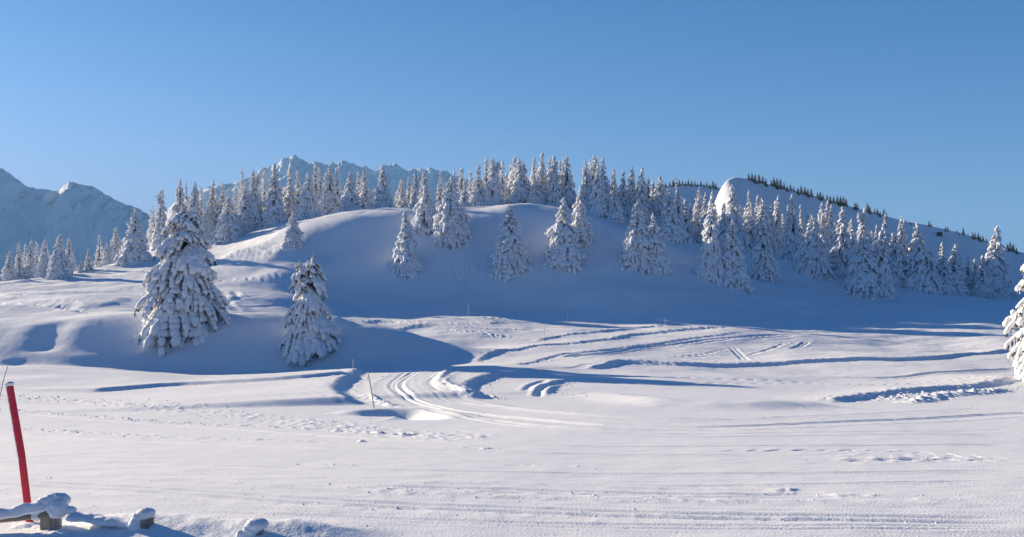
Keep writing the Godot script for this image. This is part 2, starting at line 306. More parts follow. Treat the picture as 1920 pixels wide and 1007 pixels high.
# form, position (x, z), height, crown radius, label, zone
var TREES: Array = [
	["b", Vector2(-80.19,-152.13), 4.72, 0.99, "low row of spruces at the left edge", "narrow snow-laden spruce, first treetop from the left in the low left-edge row"],
	["b", Vector2(-79.65,-155.42), 5.07, 1.01, "low row of spruces at the left edge", "narrow snow-laden spruce, second treetop from the left in the low left-edge row"],
	["b", Vector2(-78.69,-157.20), 6.33, 1.02, "low row of spruces at the left edge", "narrow snow-laden spruce, third treetop from the left in the low left-edge row"],
	["c", Vector2(-81.61,-165.00), 6.36, 0.81, "low row of spruces at the left edge", "slim frosted spruce, fourth treetop from the left in the low left-edge row"],
	["b", Vector2(-77.46,-157.83), 6.66, 1.11, "low row of spruces at the left edge", "narrow snow-laden spruce, fifth treetop from the left in the low left-edge row"],
	["c", Vector2(-80.12,-166.00), 6.43, 0.81, "low row of spruces at the left edge", "slim frosted spruce, sixth treetop from the left in the low left-edge row"],
	["b", Vector2(-73.71,-153.06), 1.84, 0.58, "low row of spruces at the left edge", "tiny snow-covered spruce beneath the fifth tall spruce of the left row"],
	["a", Vector2(-72.14,-151.33), 6.57, 1.15, "low row of spruces at the left edge", "wide snow-laden spruce, eighth treetop from the left in the low left-edge row"],
	["b", Vector2(-72.38,-152.02), 1.12, 0.49, "low row of spruces at the left edge", "smallest snow-covered spruce of the left row, a sapling by the slope edge"],
	["c", Vector2(-78.23,-166.00), 5.78, 0.81, "low row of spruces at the left edge", "slim frosted spruce, tenth treetop from the left in the low left-edge row"],
	["a", Vector2(-68.85,-149.37), 6.89, 1.62, "low row of spruces at the left edge", "broad white spruce with wide skirt in the middle of the left row"],
	["c", Vector2(-73.28,-163.00), 6.33, 1.24, "low row of spruces at the left edge", "darker spruce with bare gaps just right of the broad left-row spruce"],
	["b", Vector2(-68.26,-152.58), 1.00, 0.41, "low row of spruces at the left edge", "little snowy sapling at the foot of the dark gappy left-row spruce"],
	["b", Vector2(-67.48,-153.81), 2.34, 0.83, "low row of spruces at the left edge", "short bright spruce where the sunlit snow rim begins"],
	["c", Vector2(-66.49,-154.61), 3.77, 1.01, "low row of spruces at the left edge", "short spruce with two pointed tops behind the sunlit snow rim"],
	["c", Vector2(-69.50,-166.00), 5.64, 0.81, "low row of spruces at the left edge", "slim spire spruce left of the big pale spruce by the rim"],
	["b", Vector2(-67.77,-164.00), 4.07, 0.89, "low row of spruces at the left edge", "small spruce leaning close to the slim spire on the rim"],
	["b", Vector2(-66.46,-164.94), 6.17, 1.34, "low row of spruces at the left edge", "medium white spruce touching the left side of the big pale rim spruce"],
	["a", Vector2(-60.29,-157.25), 8.87, 2.64, "low row of spruces at the left edge", "big pale spruce alone on the sunlit rim, mountain behind it"],
	["c", Vector2(-63.32,-174.00), 8.12, 1.23, "spruces on the left shoulder of the hill", "slim frosted spruce, first treetop from the left in the left hill-crest stand"],
	["b", Vector2(-61.28,-172.00), 10.56, 1.68, "spruces on the left shoulder of the hill", "tall slim white spruce with a spire, leftmost tall one on the shoulder"],
	["b", Vector2(-64.85,-182.57), 8.74, 1.48, "spruces on the left shoulder of the hill", "narrow snow-laden spruce, third treetop from the left in the left hill-crest stand"],
	["c", Vector2(-65.85,-192.43), 14.28, 1.66, "spruces on the left shoulder of the hill", "slim frosted spruce, fourth treetop from the left in the left hill-crest stand"],
	["a", Vector2(-58.69,-174.00), 11.96, 1.89, "spruces on the left shoulder of the hill", "tallest spruce behind the top of the big foreground spruce"],
	["c", Vector2(-58.55,-177.00), 11.73, 0.86, "spruces on the left shoulder of the hill", "slim frosted spruce, sixth treetop from the left in the left hill-crest stand"],
	["b", Vector2(-61.04,-187.92), 11.82, 1.21, "spruces on the left shoulder of the hill", "narrow snow-laden spruce, seventh treetop from the left in the left hill-crest stand"],
	["b", Vector2(-55.59,-172.00), 10.96, 1.49, "spruces on the left shoulder of the hill", "narrow snow-laden spruce, eighth treetop from the left in the left hill-crest stand"],
	["c", Vector2(-56.28,-178.00), 10.43, 1.06, "spruces on the left shoulder of the hill", "slim frosted spruce, ninth treetop from the left in the left hill-crest stand"],
	["a", Vector2(-52.64,-170.00), 6.09, 2.03, "spruces on the left shoulder of the hill", "wide snow-laden spruce, tenth treetop from the left in the left hill-crest stand"],
	["b", Vector2(-53.83,-176.00), 10.96, 1.53, "spruces on the left shoulder of the hill", "narrow snow-laden spruce, eleventh treetop from the left in the left hill-crest stand"],
	["c", Vector2(-55.37,-181.34), 10.11, 1.56, "spruces on the left shoulder of the hill", "slim frosted spruce, twelfth treetop from the left in the left hill-crest stand"],
	["b", Vector2(-53.98,-180.33), 9.00, 1.57, "spruces on the left shoulder of the hill", "narrow snow-laden spruce, thirteenth treetop from the left in the left hill-crest stand"],
	["c", Vector2(-51.44,-176.00), 9.72, 1.34, "spruces on the left shoulder of the hill", "slim frosted spruce, fourteenth treetop from the left in the left hill-crest stand"],
	["a", Vector2(-47.73,-164.81), 7.44, 2.41, "spruces on the left shoulder of the hill", "bright sunlit spruce at the shoulder crest with a broad lumpy base"],
	["c", Vector2(-51.05,-180.00), 9.85, 0.88, "spruces on the left shoulder of the hill", "slim frosted spruce, sixteenth treetop from the left in the left hill-crest stand"],
	["c", Vector2(-54.59,-197.77), 13.64, 1.24, "spruces on the left shoulder of the hill", "slim frosted spruce, seventeenth treetop from the left in the left hill-crest stand"],
	["b", Vector2(-48.65,-178.00), 11.69, 1.25, "spruces on the left shoulder of the hill", "narrow snow-laden spruce, eighteenth treetop from the left in the left hill-crest stand"],
	["c", Vector2(-50.74,-185.63), 10.60, 1.19, "spruces on the left shoulder of the hill", "slim frosted spruce, nineteenth treetop from the left in the left hill-crest stand"],
	["b", Vector2(-46.19,-170.00), 8.43, 2.03, "spruces on the left shoulder of the hill", "narrow snow-laden spruce, twentieth treetop from the left in the left hill-crest stand"],
	["a", Vector2(-44.60,-171.00), 10.44, 1.95, "spruces on the left shoulder of the hill", "wide snow-laden spruce, twenty-first treetop from the left in the left hill-crest stand"],
	["c", Vector2(-46.27,-183.08), 8.41, 1.12, "spruces on the left shoulder of the hill", "slim frosted spruce, twenty-second treetop from the left in the left hill-crest stand"],
	["c", Vector2(-45.60,-182.00), 11.12, 0.89, "spruces on the left shoulder of the hill", "slim frosted spruce, twenty-third treetop from the left in the left hill-crest stand"],
	["b", Vector2(-41.27,-171.00), 10.41, 2.13, "spruces on the left shoulder of the hill", "tall dark-sided spruce standing in front of the mountain peak"],
	["b", Vector2(-45.00,-188.58), 9.87, 1.49, "spruces on the left shoulder of the hill", "narrow snow-laden spruce, twenty-fifth treetop from the left in the left hill-crest stand"],
	["c", Vector2(-45.64,-197.57), 11.11, 1.80, "spruces on the left shoulder of the hill", "slim frosted spruce, twenty-sixth treetop from the left in the left hill-crest stand"],
	["c", Vector2(-39.80,-176.00), 9.56, 1.43, "spruces on the left shoulder of the hill", "slim frosted spruce, twenty-seventh treetop from the left in the left hill-crest stand"],
	["a", Vector2(-32.49,-145.76), 5.37, 2.37, "spruces on the left shoulder of the hill", "small bushy spruce alone on the sunlit bump of the hill face"],
	["c", Vector2(-38.80,-178.00), 9.02, 1.25, "spruces on the left shoulder of the hill", "slim frosted spruce, twenty-ninth treetop from the left in the left hill-crest stand"],
	["b", Vector2(-41.47,-192.13), 9.99, 1.58, "spruces on the left shoulder of the hill", "narrow snow-laden spruce, thirtieth treetop from the left in the left hill-crest stand"],
	["a", Vector2(-34.89,-168.00), 8.30, 2.46, "spruces on the left shoulder of the hill", "sunlit spruce with heavy bulging snow pads at the left hilltop edge"],
	["c", Vector2(-39.99,-194.58), 10.24, 1.48, "spruces on the left shoulder of the hill", "slim frosted spruce, thirty-second treetop from the left in the left hill-crest stand"],
	["c", Vector2(-35.52,-178.00), 9.91, 1.35, "spruces on the left shoulder of the hill", "slim frosted spruce, thirty-third treetop from the left in the left hill-crest stand"],
	["b", Vector2(-37.17,-189.34), 7.56, 1.39, "spruces on the left shoulder of the hill", "narrow snow-laden spruce, thirty-fourth treetop from the left in the left hill-crest stand"],
	["c", Vector2(-35.24,-182.00), 10.34, 1.18, "spruces on the left shoulder of the hill", "slim frosted spruce, thirty-fifth treetop from the left in the left hill-crest stand"],
	["b", Vector2(-32.27,-174.00), 9.50, 1.70, "spruces on the left shoulder of the hill", "narrow snow-laden spruce, thirty-sixth treetop from the left in the left hill-crest stand"],
	["c", Vector2(-32.74,-181.85), 6.35, 1.54, "spruces on the left shoulder of the hill", "slim frosted spruce, thirty-seventh treetop from the left in the left hill-crest stand"],
	["c", Vector2(-31.92,-180.00), 9.43, 1.17, "spruces on the left shoulder of the hill", "slim frosted spruce, thirty-eighth treetop from the left in the left hill-crest stand"],
	["a", Vector2(-27.37,-166.00), 7.53, 2.25, "spruces on the left shoulder of the hill", "bushy bright spruce alone at the hill edge below the small mountain summit"],
	["c", Vector2(-27.49,-176.00), 8.00, 1.15, "spruces on the left shoulder of the hill", "slim frosted spruce, fortieth treetop from the left in the left hill-crest stand"],
	["b", Vector2(-25.95,-174.00), 8.08, 1.60, "spruces on the left shoulder of the hill", "narrow snow-laden spruce, forty-first treetop from the left in the left hill-crest stand"],
	["a", Vector2(-22.31,-170.00), 8.54, 2.21, "spruces on the left shoulder of the hill", "spruce with a bent nodding top standing apart on the hill crest"],
	["c", Vector2(-20.46,-178.00), 6.46, 1.16, "spruces on the left shoulder of the hill", "slim frosted spruce, forty-third treetop from the left in the left hill-crest stand"],
	["b", Vector2(-21.27,-184.98), 4.56, 1.13, "spruces on the left shoulder of the hill", "narrow snow-laden spruce, forty-fourth treetop from the left in the left hill-crest stand"],
	["c", Vector2(-19.47,-176.00), 5.68, 1.05, "spruces on the left shoulder of the hill", "slim frosted spruce, forty-fifth treetop from the left in the left hill-crest stand"],
	["c", Vector2(-18.85,-182.00), 7.37, 0.89, "spruces on the left shoulder of the hill", "slim frosted spruce, forty-sixth treetop from the left in the left hill-crest stand"],
	["b", Vector2(-18.44,-183.76), 5.71, 1.37, "spruces on the left shoulder of the hill", "narrow snow-laden spruce, forty-seventh treetop from the left in the left hill-crest stand"],
	["b", Vector2(-17.08,-174.00), 6.87, 1.32, "spruces on the left shoulder of the hill", "narrow snow-laden spruce, forty-eighth treetop from the left in the left hill-crest stand"],
	["b", Vector2(-18.18,-197.21), 5.83, 1.49, "spruces on the left shoulder of the hill", "narrow snow-laden spruce, forty-ninth treetop from the left in the left hill-crest stand"],
	["a", Vector2(-14.89,-139.41), 8.04, 2.95, "spruces on the middle of the hilltop", "lone spruce low on the open hill face with ragged nodding top"],
	["b", Vector2(-12.87,-147.36), 8.36, 1.68, "spruces on the middle of the hilltop", "slim bright spruce just left of the big dark-streaked hill spruce"],
	["c", Vector2(-13.03,-178.00), 7.83, 0.87, "spruces on the middle of the hilltop", "slim frosted spruce, third treetop from the left in the middle hill-crest stand"],
	["a", Vector2(-9.09,-144.51), 9.58, 2.51, "spruces on the middle of the hilltop", "large spruce with long dark streaks on the upper hill face"],
	["c", Vector2(-10.40,-176.00), 7.93, 0.95, "spruces on the middle of the hilltop", "slim frosted spruce, fifth treetop from the left in the middle hill-crest stand"],
	["c", Vector2(-8.77,-172.00), 8.04, 1.21, "spruces on the middle of the hilltop", "slim frosted spruce, sixth treetop from the left in the middle hill-crest stand"],
	["c", Vector2(-8.05,-165.00), 5.09, 0.98, "spruces on the middle of the hilltop", "slim frosted spruce, seventh treetop from the left in the middle hill-crest stand"],
	["c", Vector2(-9.34,-193.47), 8.14, 1.27, "spruces on the middle of the hilltop", "slim frosted spruce, eighth treetop from the left in the middle hill-crest stand"],
	["b", Vector2(-8.88,-186.15), 7.12, 1.58, "spruces on the middle of the hilltop", "narrow snow-laden spruce, ninth treetop from the left in the middle hill-crest stand"],
	["c", Vector2(-7.35,-176.00), 7.69, 0.86, "spruces on the middle of the hilltop", "slim frosted spruce, tenth treetop from the left in the middle hill-crest stand"],
	["c", Vector2(-7.93,-197.71), 10.12, 1.58, "spruces on the middle of the hilltop", "slim frosted spruce, eleventh treetop from the left in the middle hill-crest stand"],
	["b", Vector2(-5.83,-168.00), 7.90, 1.55, "spruces on the middle of the hilltop", "narrow snow-laden spruce, twelfth treetop from the left in the middle hill-crest stand"],
	["c", Vector2(-5.48,-194.17), 9.98, 1.36, "spruces on the middle of the hilltop", "slim frosted spruce, thirteenth treetop from the left in the middle hill-crest stand"],
	["c", Vector2(-4.62,-174.00), 9.68, 1.23, "spruces on the middle of the hilltop", "slim frosted spruce, fourteenth treetop from the left in the middle hill-crest stand"],
	["c", Vector2(-3.68,-188.59), 8.79, 1.45, "spruces on the middle of the hilltop", "slim frosted spruce, fifteenth treetop from the left in the middle hill-crest stand"],
	["a", Vector2(-3.19,-168.00), 8.92, 2.00, "spruces on the middle of the hilltop", "wide snow-laden spruce, sixteenth treetop from the left in the middle hill-crest stand"],
	["b", Vector2(-2.78,-182.92), 6.39, 1.62, "spruces on the middle of the hilltop", "narrow snow-laden spruce, seventeenth treetop from the left in the middle hill-crest stand"],
	["c", Vector2(-1.89,-174.00), 9.11, 1.32, "spruces on the middle of the hilltop", "slim frosted spruce, eighteenth treetop from the left in the middle hill-crest stand"],
	["c", Vector2(-0.51,-189.27), 9.31, 1.71, "spruces on the middle of the hilltop", "slim frosted spruce, nineteenth treetop from the left in the middle hill-crest stand"],
	["a", Vector2(-0.22,-138.08), 8.79, 3.67, "spruces on the middle of the hilltop", "lone broad spruce on the open hill face with one branch jutting left"],
	["c", Vector2(-0.10,-178.00), 9.34, 1.06, "spruces on the middle of the hilltop", "slim frosted spruce, twenty-first treetop from the left in the middle hill-crest stand"],
	["b", Vector2(0.55,-170.00), 9.52, 1.84, "spruces on the middle of the hilltop", "narrow snow-laden spruce, twenty-second treetop from the left in the middle hill-crest stand"],
	["c", Vector2(0.70,-184.59), 8.85, 1.27, "spruces on the middle of the hilltop", "slim frosted spruce, twenty-third treetop from the left in the middle hill-crest stand"],
	["a", Vector2(1.82,-168.00), 8.82, 2.19, "spruces on the middle of the hilltop", "wide snow-laden spruce, twenty-fourth treetop from the left in the middle hill-crest stand"],
	["b", Vector2(2.14,-187.57), 9.83, 1.66, "spruces on the middle of the hilltop", "narrow snow-laden spruce, twenty-fifth treetop from the left in the middle hill-crest stand"],
	["c", Vector2(3.22,-191.25), 8.59, 1.49, "spruces on the middle of the hilltop", "slim frosted spruce, twenty-sixth treetop from the left in the middle hill-crest stand"],
	["c", Vector2(4.06,-174.00), 10.10, 1.32, "spruces on the middle of the hilltop", "slim frosted spruce, twenty-seventh treetop from the left in the middle hill-crest stand"],
	["a", Vector2(3.91,-164.00), 5.19, 2.13, "spruces on the middle of the hilltop", "bushy spruce at the crest edge in front of the tall hilltop spruces"],
	["c", Vector2(5.48,-190.59), 9.34, 1.40, "spruces on the middle of the hilltop", "slim frosted spruce, twenty-ninth treetop from the left in the middle hill-crest stand"],
	["b", Vector2(5.01,-171.00), 10.33, 1.76, "spruces on the middle of the hilltop", "narrow snow-laden spruce, thirtieth treetop from the left in the middle hill-crest stand"],
	["c", Vector2(6.58,-186.63), 9.13, 1.32, "spruces on the middle of the hilltop", "slim frosted spruce, thirty-first treetop from the left in the middle hill-crest stand"],
	["c", Vector2(6.49,-176.00), 10.47, 1.15, "spruces on the middle of the hilltop", "slim frosted spruce, thirty-second treetop from the left in the middle hill-crest stand"],
	["c", Vector2(8.09,-196.27), 12.28, 1.62, "spruces on the middle of the hilltop", "slim frosted spruce, thirty-third treetop from the left in the middle hill-crest stand"],
	["b", Vector2(7.02,-166.00), 9.11, 1.80, "spruces on the middle of the hilltop", "narrow snow-laden spruce, thirty-fourth treetop from the left in the middle hill-crest stand"],
	["c", Vector2(8.69,-178.00), 10.50, 1.06, "spruces on the middle of the hilltop", "slim frosted spruce, thirty-fifth treetop from the left in the middle hill-crest stand"],
	["b", Vector2(9.90,-194.20), 9.60, 1.50, "spruces on the middle of the hilltop", "narrow snow-laden spruce, thirty-sixth treetop from the left in the middle hill-crest stand"],
	["a", Vector2(7.19,-139.56), 8.95, 2.80, "spruces on the middle of the hilltop", "tall pale spruce on the hill face, front one of an overlapping pair"],
	["c", Vector2(9.15,-174.00), 10.26, 1.13, "spruces on the middle of the hilltop", "slim frosted spruce, thirty-eighth treetop from the left in the middle hill-crest stand"],
	["c", Vector2(10.35,-196.81), 11.51, 1.37, "spruces on the middle of the hilltop", "slim frosted spruce, thirty-ninth treetop from the left in the middle hill-crest stand"],
	["b", Vector2(9.57,-168.00), 9.66, 1.91, "spruces on the middle of the hilltop", "narrow snow-laden spruce, fortieth treetop from the left in the middle hill-crest stand"],
	["a", Vector2(9.80,-143.42), 7.75, 2.02, "spruces on the middle of the hilltop", "spruce tucked behind the right side of the paired hill-face spruce"],
	["b", Vector2(12.66,-168.00), 9.27, 1.18, "spruces on the right side of the hilltop", "narrow snow-laden spruce, first treetop from the left in the shaded falling-crest stand"],
	["c", Vector2(14.70,-189.62), 9.92, 1.21, "spruces on the right side of the hilltop", "slim frosted spruce, second treetop from the left in the shaded falling-crest stand"],
	["c", Vector2(13.71,-172.00), 9.96, 1.03, "spruces on the right side of the hilltop", "slim frosted spruce, third treetop from the left in the shaded falling-crest stand"],
	["a", Vector2(13.94,-168.00), 10.58, 2.00, "spruces on the right side of the hilltop", "tallest spruce of the dark shaded clump right of centre"],
	["c", Vector2(15.52,-185.82), 10.12, 1.35, "spruces on the right side of the hilltop", "slim frosted spruce, fifth treetop from the left in the shaded falling-crest stand"],
	["c", Vector2(15.11,-172.00), 10.37, 0.93, "spruces on the right side of the hilltop", "slim frosted spruce, sixth treetop from the left in the shaded falling-crest stand"],
	["a", Vector2(14.14,-160.00), 8.57, 2.00, "spruces on the right side of the hilltop", "wide snow-laden spruce, seventh treetop from the left in the shaded falling-crest stand"],
	["c", Vector2(17.12,-192.52), 11.30, 1.34, "spruces on the right side of the hilltop", "slim frosted spruce, eighth treetop from the left in the shaded falling-crest stand"],
	["b", Vector2(15.57,-166.00), 10.03, 1.44, "spruces on the right side of the hilltop", "narrow snow-laden spruce, ninth treetop from the left in the shaded falling-crest stand"],
	["c", Vector2(18.01,-180.54), 6.78, 1.29, "spruces on the right side of the hilltop", "slim frosted spruce, tenth treetop from the left in the shaded falling-crest stand"],
	["c", Vector2(17.35,-172.00), 9.01, 0.93, "spruces on the right side of the hilltop", "slim frosted spruce, eleventh treetop from the left in the shaded falling-crest stand"],
	["b", Vector2(18.10,-172.00), 9.44, 1.12, "spruces on the right side of the hilltop", "narrow snow-laden spruce, twelfth treetop from the left in the shaded falling-crest stand"],
	["b", Vector2(16.62,-158.00), 5.83, 1.54, "spruces on the right side of the hilltop", "short pale spruce in front of the shaded clump on the falling crest"],
	["b", Vector2(19.58,-186.14), 9.33, 1.51, "spruces on the right side of the hilltop", "narrow snow-laden spruce, fourteenth treetop from the left in the shaded falling-crest stand"],
	["b", Vector2(18.54,-166.00), 8.45, 1.44, "spruces on the right side of the hilltop", "narrow snow-laden spruce, fifteenth treetop from the left in the shaded falling-crest stand"],
	["b", Vector2(20.83,-186.49), 7.54, 1.12, "spruces on the right side of the hilltop", "narrow snow-laden spruce, sixteenth treetop from the left in the shaded falling-crest stand"],
	["c", Vector2(23.13,-196.54), 10.25, 1.31, "spruces on the right side of the hilltop", "slim frosted spruce, seventeenth treetop from the left in the shaded falling-crest stand"],
	["b", Vector2(20.32,-168.00), 9.74, 1.37, "spruces on the right side of the hilltop", "narrow snow-laden spruce, eighteenth treetop from the left in the shaded falling-crest stand"],
	["c", Vector2(21.55,-172.00), 9.95, 0.93, "spruces on the right side of the hilltop", "slim frosted spruce, nineteenth treetop from the left in the shaded falling-crest stand"],
	["a", Vector2(17.51,-138.61), 8.79, 2.26, "spruces on the right side of the hilltop", "pale pointed spruce on the lower slope, left one of two side by side"],
	["c", Vector2(24.54,-190.92), 10.03, 1.43, "spruces on the right side of the hilltop", "slim frosted spruce, twenty-first treetop from the left in the shaded falling-crest stand"],
	["a", Vector2(20.91,-160.00), 7.72, 1.74, "spruces on the right side of the hilltop", "wide snow-laden spruce, twenty-second treetop from the left in the shaded falling-crest stand"],
	["a", Vector2(22.05,-168.00), 10.09, 1.73, "spruces on the right side of the hilltop", "wide snow-laden spruce, twenty-third treetop from the left in the shaded falling-crest stand"],
	["b", Vector2(25.80,-194.97), 9.69, 1.71, "spruces on the right side of the hilltop", "narrow snow-laden spruce, twenty-fourth treetop from the left in the shaded falling-crest stand"],
	["c", Vector2(23.41,-168.00), 8.58, 1.09, "spruces on the right side of the hilltop", "slim frosted spruce, twenty-fifth treetop from the left in the shaded falling-crest stand"],
	["c", Vector2(27.19,-192.12), 8.13, 1.39, "spruces on the right side of the hilltop", "slim frosted spruce, twenty-sixth treetop from the left in the shaded falling-crest stand"],
	["c", Vector2(24.81,-172.00), 8.84, 1.12, "spruces on the right side of the hilltop", "slim frosted spruce, twenty-seventh treetop from the left in the shaded falling-crest stand"],
	["a", Vector2(20.22,-138.58), 7.77, 1.80, "spruces on the right side of the hilltop", "shorter darker spruce on the lower slope, right one of two side by side"],
	["b", Vector2(25.05,-168.00), 9.68, 1.64, "spruces on the right side of the hilltop", "narrow snow-laden spruce, twenty-ninth treetop from the left in the shaded falling-crest stand"],
	["c", Vector2(28.29,-186.30), 7.56, 1.52, "spruces on the right side of the hilltop", "slim frosted spruce, thirtieth treetop from the left in the shaded falling-crest stand"],
	["b", Vector2(25.20,-157.00), 8.42, 2.13, "spruces on the right side of the hilltop", "slender sunlit-topped spruce right behind the lower-slope pair"],
	["c", Vector2(30.40,-182.00), 11.19, 0.79, "spruces on the right side of the hilltop", "slim frosted spruce, thirty-second treetop from the left in the shaded falling-crest stand"],
	["b", Vector2(27.50,-162.00), 8.39, 1.49, "spruces on the right side of the hilltop", "narrow snow-laden spruce, thirty-third treetop from the left in the shaded falling-crest stand"],
	["c", Vector2(29.61,-168.00), 7.16, 1.37, "spruces on the right side of the hilltop", "slim frosted spruce, thirty-fourth treetop from the left in the shaded falling-crest stand"],
	["a", Vector2(32.74,-172.00), 10.11, 1.87, "spruces on the right side of the hilltop", "wide snow-laden spruce, thirty-fifth treetop from the left in the shaded falling-crest stand"],
	["c", Vector2(32.98,-168.00), 9.00, 1.18, "spruces on the right side of the hilltop", "slim frosted spruce, thirty-sixth treetop from the left in the shaded falling-crest stand"],
	["b", Vector2(33.60,-185.53), 7.27, 1.32, "spruces on the right slope", "narrow snow-laden spruce, first treetop from the left in the scattered right-slope stand"],
	["c", Vector2(33.73,-180.83), 7.09, 1.23, "spruces on the right slope", "slim frosted spruce, second treetop from the left in the scattered right-slope stand"],
	["c", Vector2(36.10,-187.00), 6.28, 1.48, "spruces on the right slope", "slim frosted spruce, third treetop from the left in the scattered right-slope stand"],
	["b", Vector2(28.26,-140.46), 12.31, 1.98, "spruces on the right slope", "tall bright narrow spruce, leftmost of the front trio on the right slope"],
	["c", Vector2(38.95,-191.54), 8.11, 1.22, "spruces on the right slope", "slim frosted spruce, fifth treetop from the left in the scattered right-slope stand"],
	["b", Vector2(39.70,-191.12), 6.90, 1.40, "spruces on the right slope", "narrow snow-laden spruce, sixth treetop from the left in the scattered right-slope stand"],
	["c", Vector2(39.79,-187.19), 7.64, 1.35, "spruces on the right slope", "slim frosted spruce, seventh treetop from the left in the scattered right-slope stand"],
	["b", Vector2(35.52,-165.00), 7.03, 1.25, "spruces on the right slope", "narrow snow-laden spruce, eighth treetop from the left in the scattered right-slope stand"],
	["c", Vector2(42.94,-197.48), 9.11, 1.34, "spruces on the right slope", "slim frosted spruce, ninth treetop from the left in the scattered right-slope stand"],
	["b", Vector2(43.41,-194.78), 7.10, 1.72, "spruces on the right slope", "narrow snow-laden spruce, tenth treetop from the left in the scattered right-slope stand"],
	["a", Vector2(38.71,-172.00), 11.50, 2.52, "spruces on the right slope", "tall dark spire spruce before the sunlit snow dome"],
	["a", Vector2(31.56,-139.90), 9.35, 2.81, "spruces on the right slope", "broad white spruce lowest on the slope, middle of the front trio"],
	["c", Vector2(45.61,-195.58), 8.53, 1.25, "spruces on the right slope", "slim frosted spruce, thirteenth treetop from the left in the scattered right-slope stand"],
	["b", Vector2(43.77,-185.55), 6.17, 1.12, "spruces on the right slope", "narrow snow-laden spruce, fourteenth treetop from the left in the scattered right-slope stand"],
	["c", Vector2(43.15,-180.00), 10.65, 1.07, "spruces on the right slope", "slim frosted spruce, fifteenth treetop from the left in the scattered right-slope stand"],
	["b", Vector2(44.83,-185.34), 7.83, 1.54, "spruces on the right slope", "narrow snow-laden spruce, sixteenth treetop from the left in the scattered right-slope stand"],
	["c", Vector2(42.95,-176.00), 8.57, 1.05, "spruces on the right slope", "slim frosted spruce, seventeenth treetop from the left in the scattered right-slope stand"],
	["c", Vector2(44.71,-180.00), 9.86, 1.07, "spruces on the right slope", "slim frosted spruce, eighteenth treetop from the left in the scattered right-slope stand"],
	["b", Vector2(47.42,-190.92), 7.73, 1.67, "spruces on the right slope", "narrow snow-laden spruce, nineteenth treetop from the left in the scattered right-slope stand"],
	["a", Vector2(43.84,-172.00), 9.67, 1.96, "spruces on the right slope", "wide snow-laden spruce, twentieth treetop from the left in the scattered right-slope stand"],
	["a", Vector2(37.99,-148.10), 8.91, 2.41, "spruces on the right slope", "sunlit-topped spruce, rightmost of the front trio on the right slope"],
	["c", Vector2(48.81,-189.50), 6.88, 1.41, "spruces on the right slope", "slim frosted spruce, twenty-second treetop from the left in the scattered right-slope stand"],
	["c", Vector2(46.91,-178.00), 8.50, 1.06, "spruces on the right slope", "slim frosted spruce, twenty-third treetop from the left in the scattered right-slope stand"],
	["c", Vector2(49.86,-188.41), 6.67, 1.51, "spruces on the right slope", "slim frosted spruce, twenty-fourth treetop from the left in the scattered right-slope stand"],
	["b", Vector2(48.32,-180.00), 9.84, 1.56, "spruces on the right slope", "narrow snow-laden spruce, twenty-fifth treetop from the left in the scattered right-slope stand"],
	["b", Vector2(53.13,-192.87), 7.20, 1.47, "spruces on the right slope", "narrow snow-laden spruce, twenty-sixth treetop from the left in the scattered right-slope stand"],
	["c", Vector2(50.83,-182.00), 7.85, 0.99, "spruces on the right slope", "slim frosted spruce, twenty-seventh treetop from the left in the scattered right-slope stand"],
	["b", Vector2(47.86,-166.84), 11.44, 1.72, "spruces on the right slope", "slim spruce with a brightly sunlit upper half on the right slope"],
	["c", Vector2(56.56,-192.43), 6.73, 1.68, "spruces on the right slope", "slim frosted spruce, twenty-ninth treetop from the left in the scattered right-slope stand"],
	["c", Vector2(50.74,-172.00), 9.44, 0.84, "spruces on the right slope", "slim frosted spruce, thirtieth treetop from the left in the scattered right-slope stand"],
	["c", Vector2(52.46,-174.00), 7.87, 1.04, "spruces on the right slope", "slim frosted spruce, thirty-first treetop from the left in the scattered right-slope stand"],
	["c", Vector2(57.78,-190.94), 6.59, 1.39, "spruces on the right slope", "slim frosted spruce, thirty-second treetop from the left in the scattered right-slope stand"],
	["a", Vector2(47.83,-155.82), 9.62, 2.37, "spruces on the right slope", "wide evenly shaded spruce standing apart between two groups on the slope"],
	["b", Vector2(57.67,-184.00), 9.23, 1.20, "spruces on the right slope", "narrow snow-laden spruce, thirty-fourth treetop from the left in the scattered right-slope stand"],
	["b", Vector2(57.52,-181.95), 7.02, 1.12, "spruces on the right slope", "narrow snow-laden spruce, thirty-fifth treetop from the left in the scattered right-slope stand"],
	["c", Vector2(59.31,-186.00), 9.55, 1.11, "spruces on the right slope", "slim frosted spruce, thirty-sixth treetop from the left in the scattered right-slope stand"],
	["c", Vector2(58.05,-182.04), 7.29, 1.23, "spruces on the right slope", "slim frosted spruce, thirty-seventh treetop from the left in the scattered right-slope stand"],
	["c", Vector2(60.22,-186.00), 8.87, 1.11, "spruces on the right slope", "slim frosted spruce, thirty-eighth treetop from the left in the scattered right-slope stand"],
	["c", Vector2(55.30,-168.00), 7.89, 1.09, "spruces on the right slope", "slim frosted spruce, thirty-ninth treetop from the left in the scattered right-slope stand"],
	["b", Vector2(53.12,-158.00), 11.55, 2.14, "spruces on the right slope", "narrow snow-laden spruce, fortieth treetop from the left in the scattered right-slope stand"],
	["c", Vector2(65.25,-193.44), 5.40, 1.76, "spruces on the right slope", "slim frosted spruce, forty-first treetop from the left in the scattered right-slope stand"],
	["b", Vector2(64.52,-188.56), 6.63, 1.69, "spruces on the right slope", "narrow snow-laden spruce, forty-second treetop from the left in the scattered right-slope stand"],
	["c", Vector2(58.13,-168.00), 8.91, 1.18, "spruces on the right slope", "slim frosted spruce, forty-third treetop from the left in the scattered right-slope stand"],
	["a", Vector2(53.19,-149.51), 9.11, 2.76, "spruces on the right slope", "large spruce with bright sunlit top at the front edge of the right flat"],
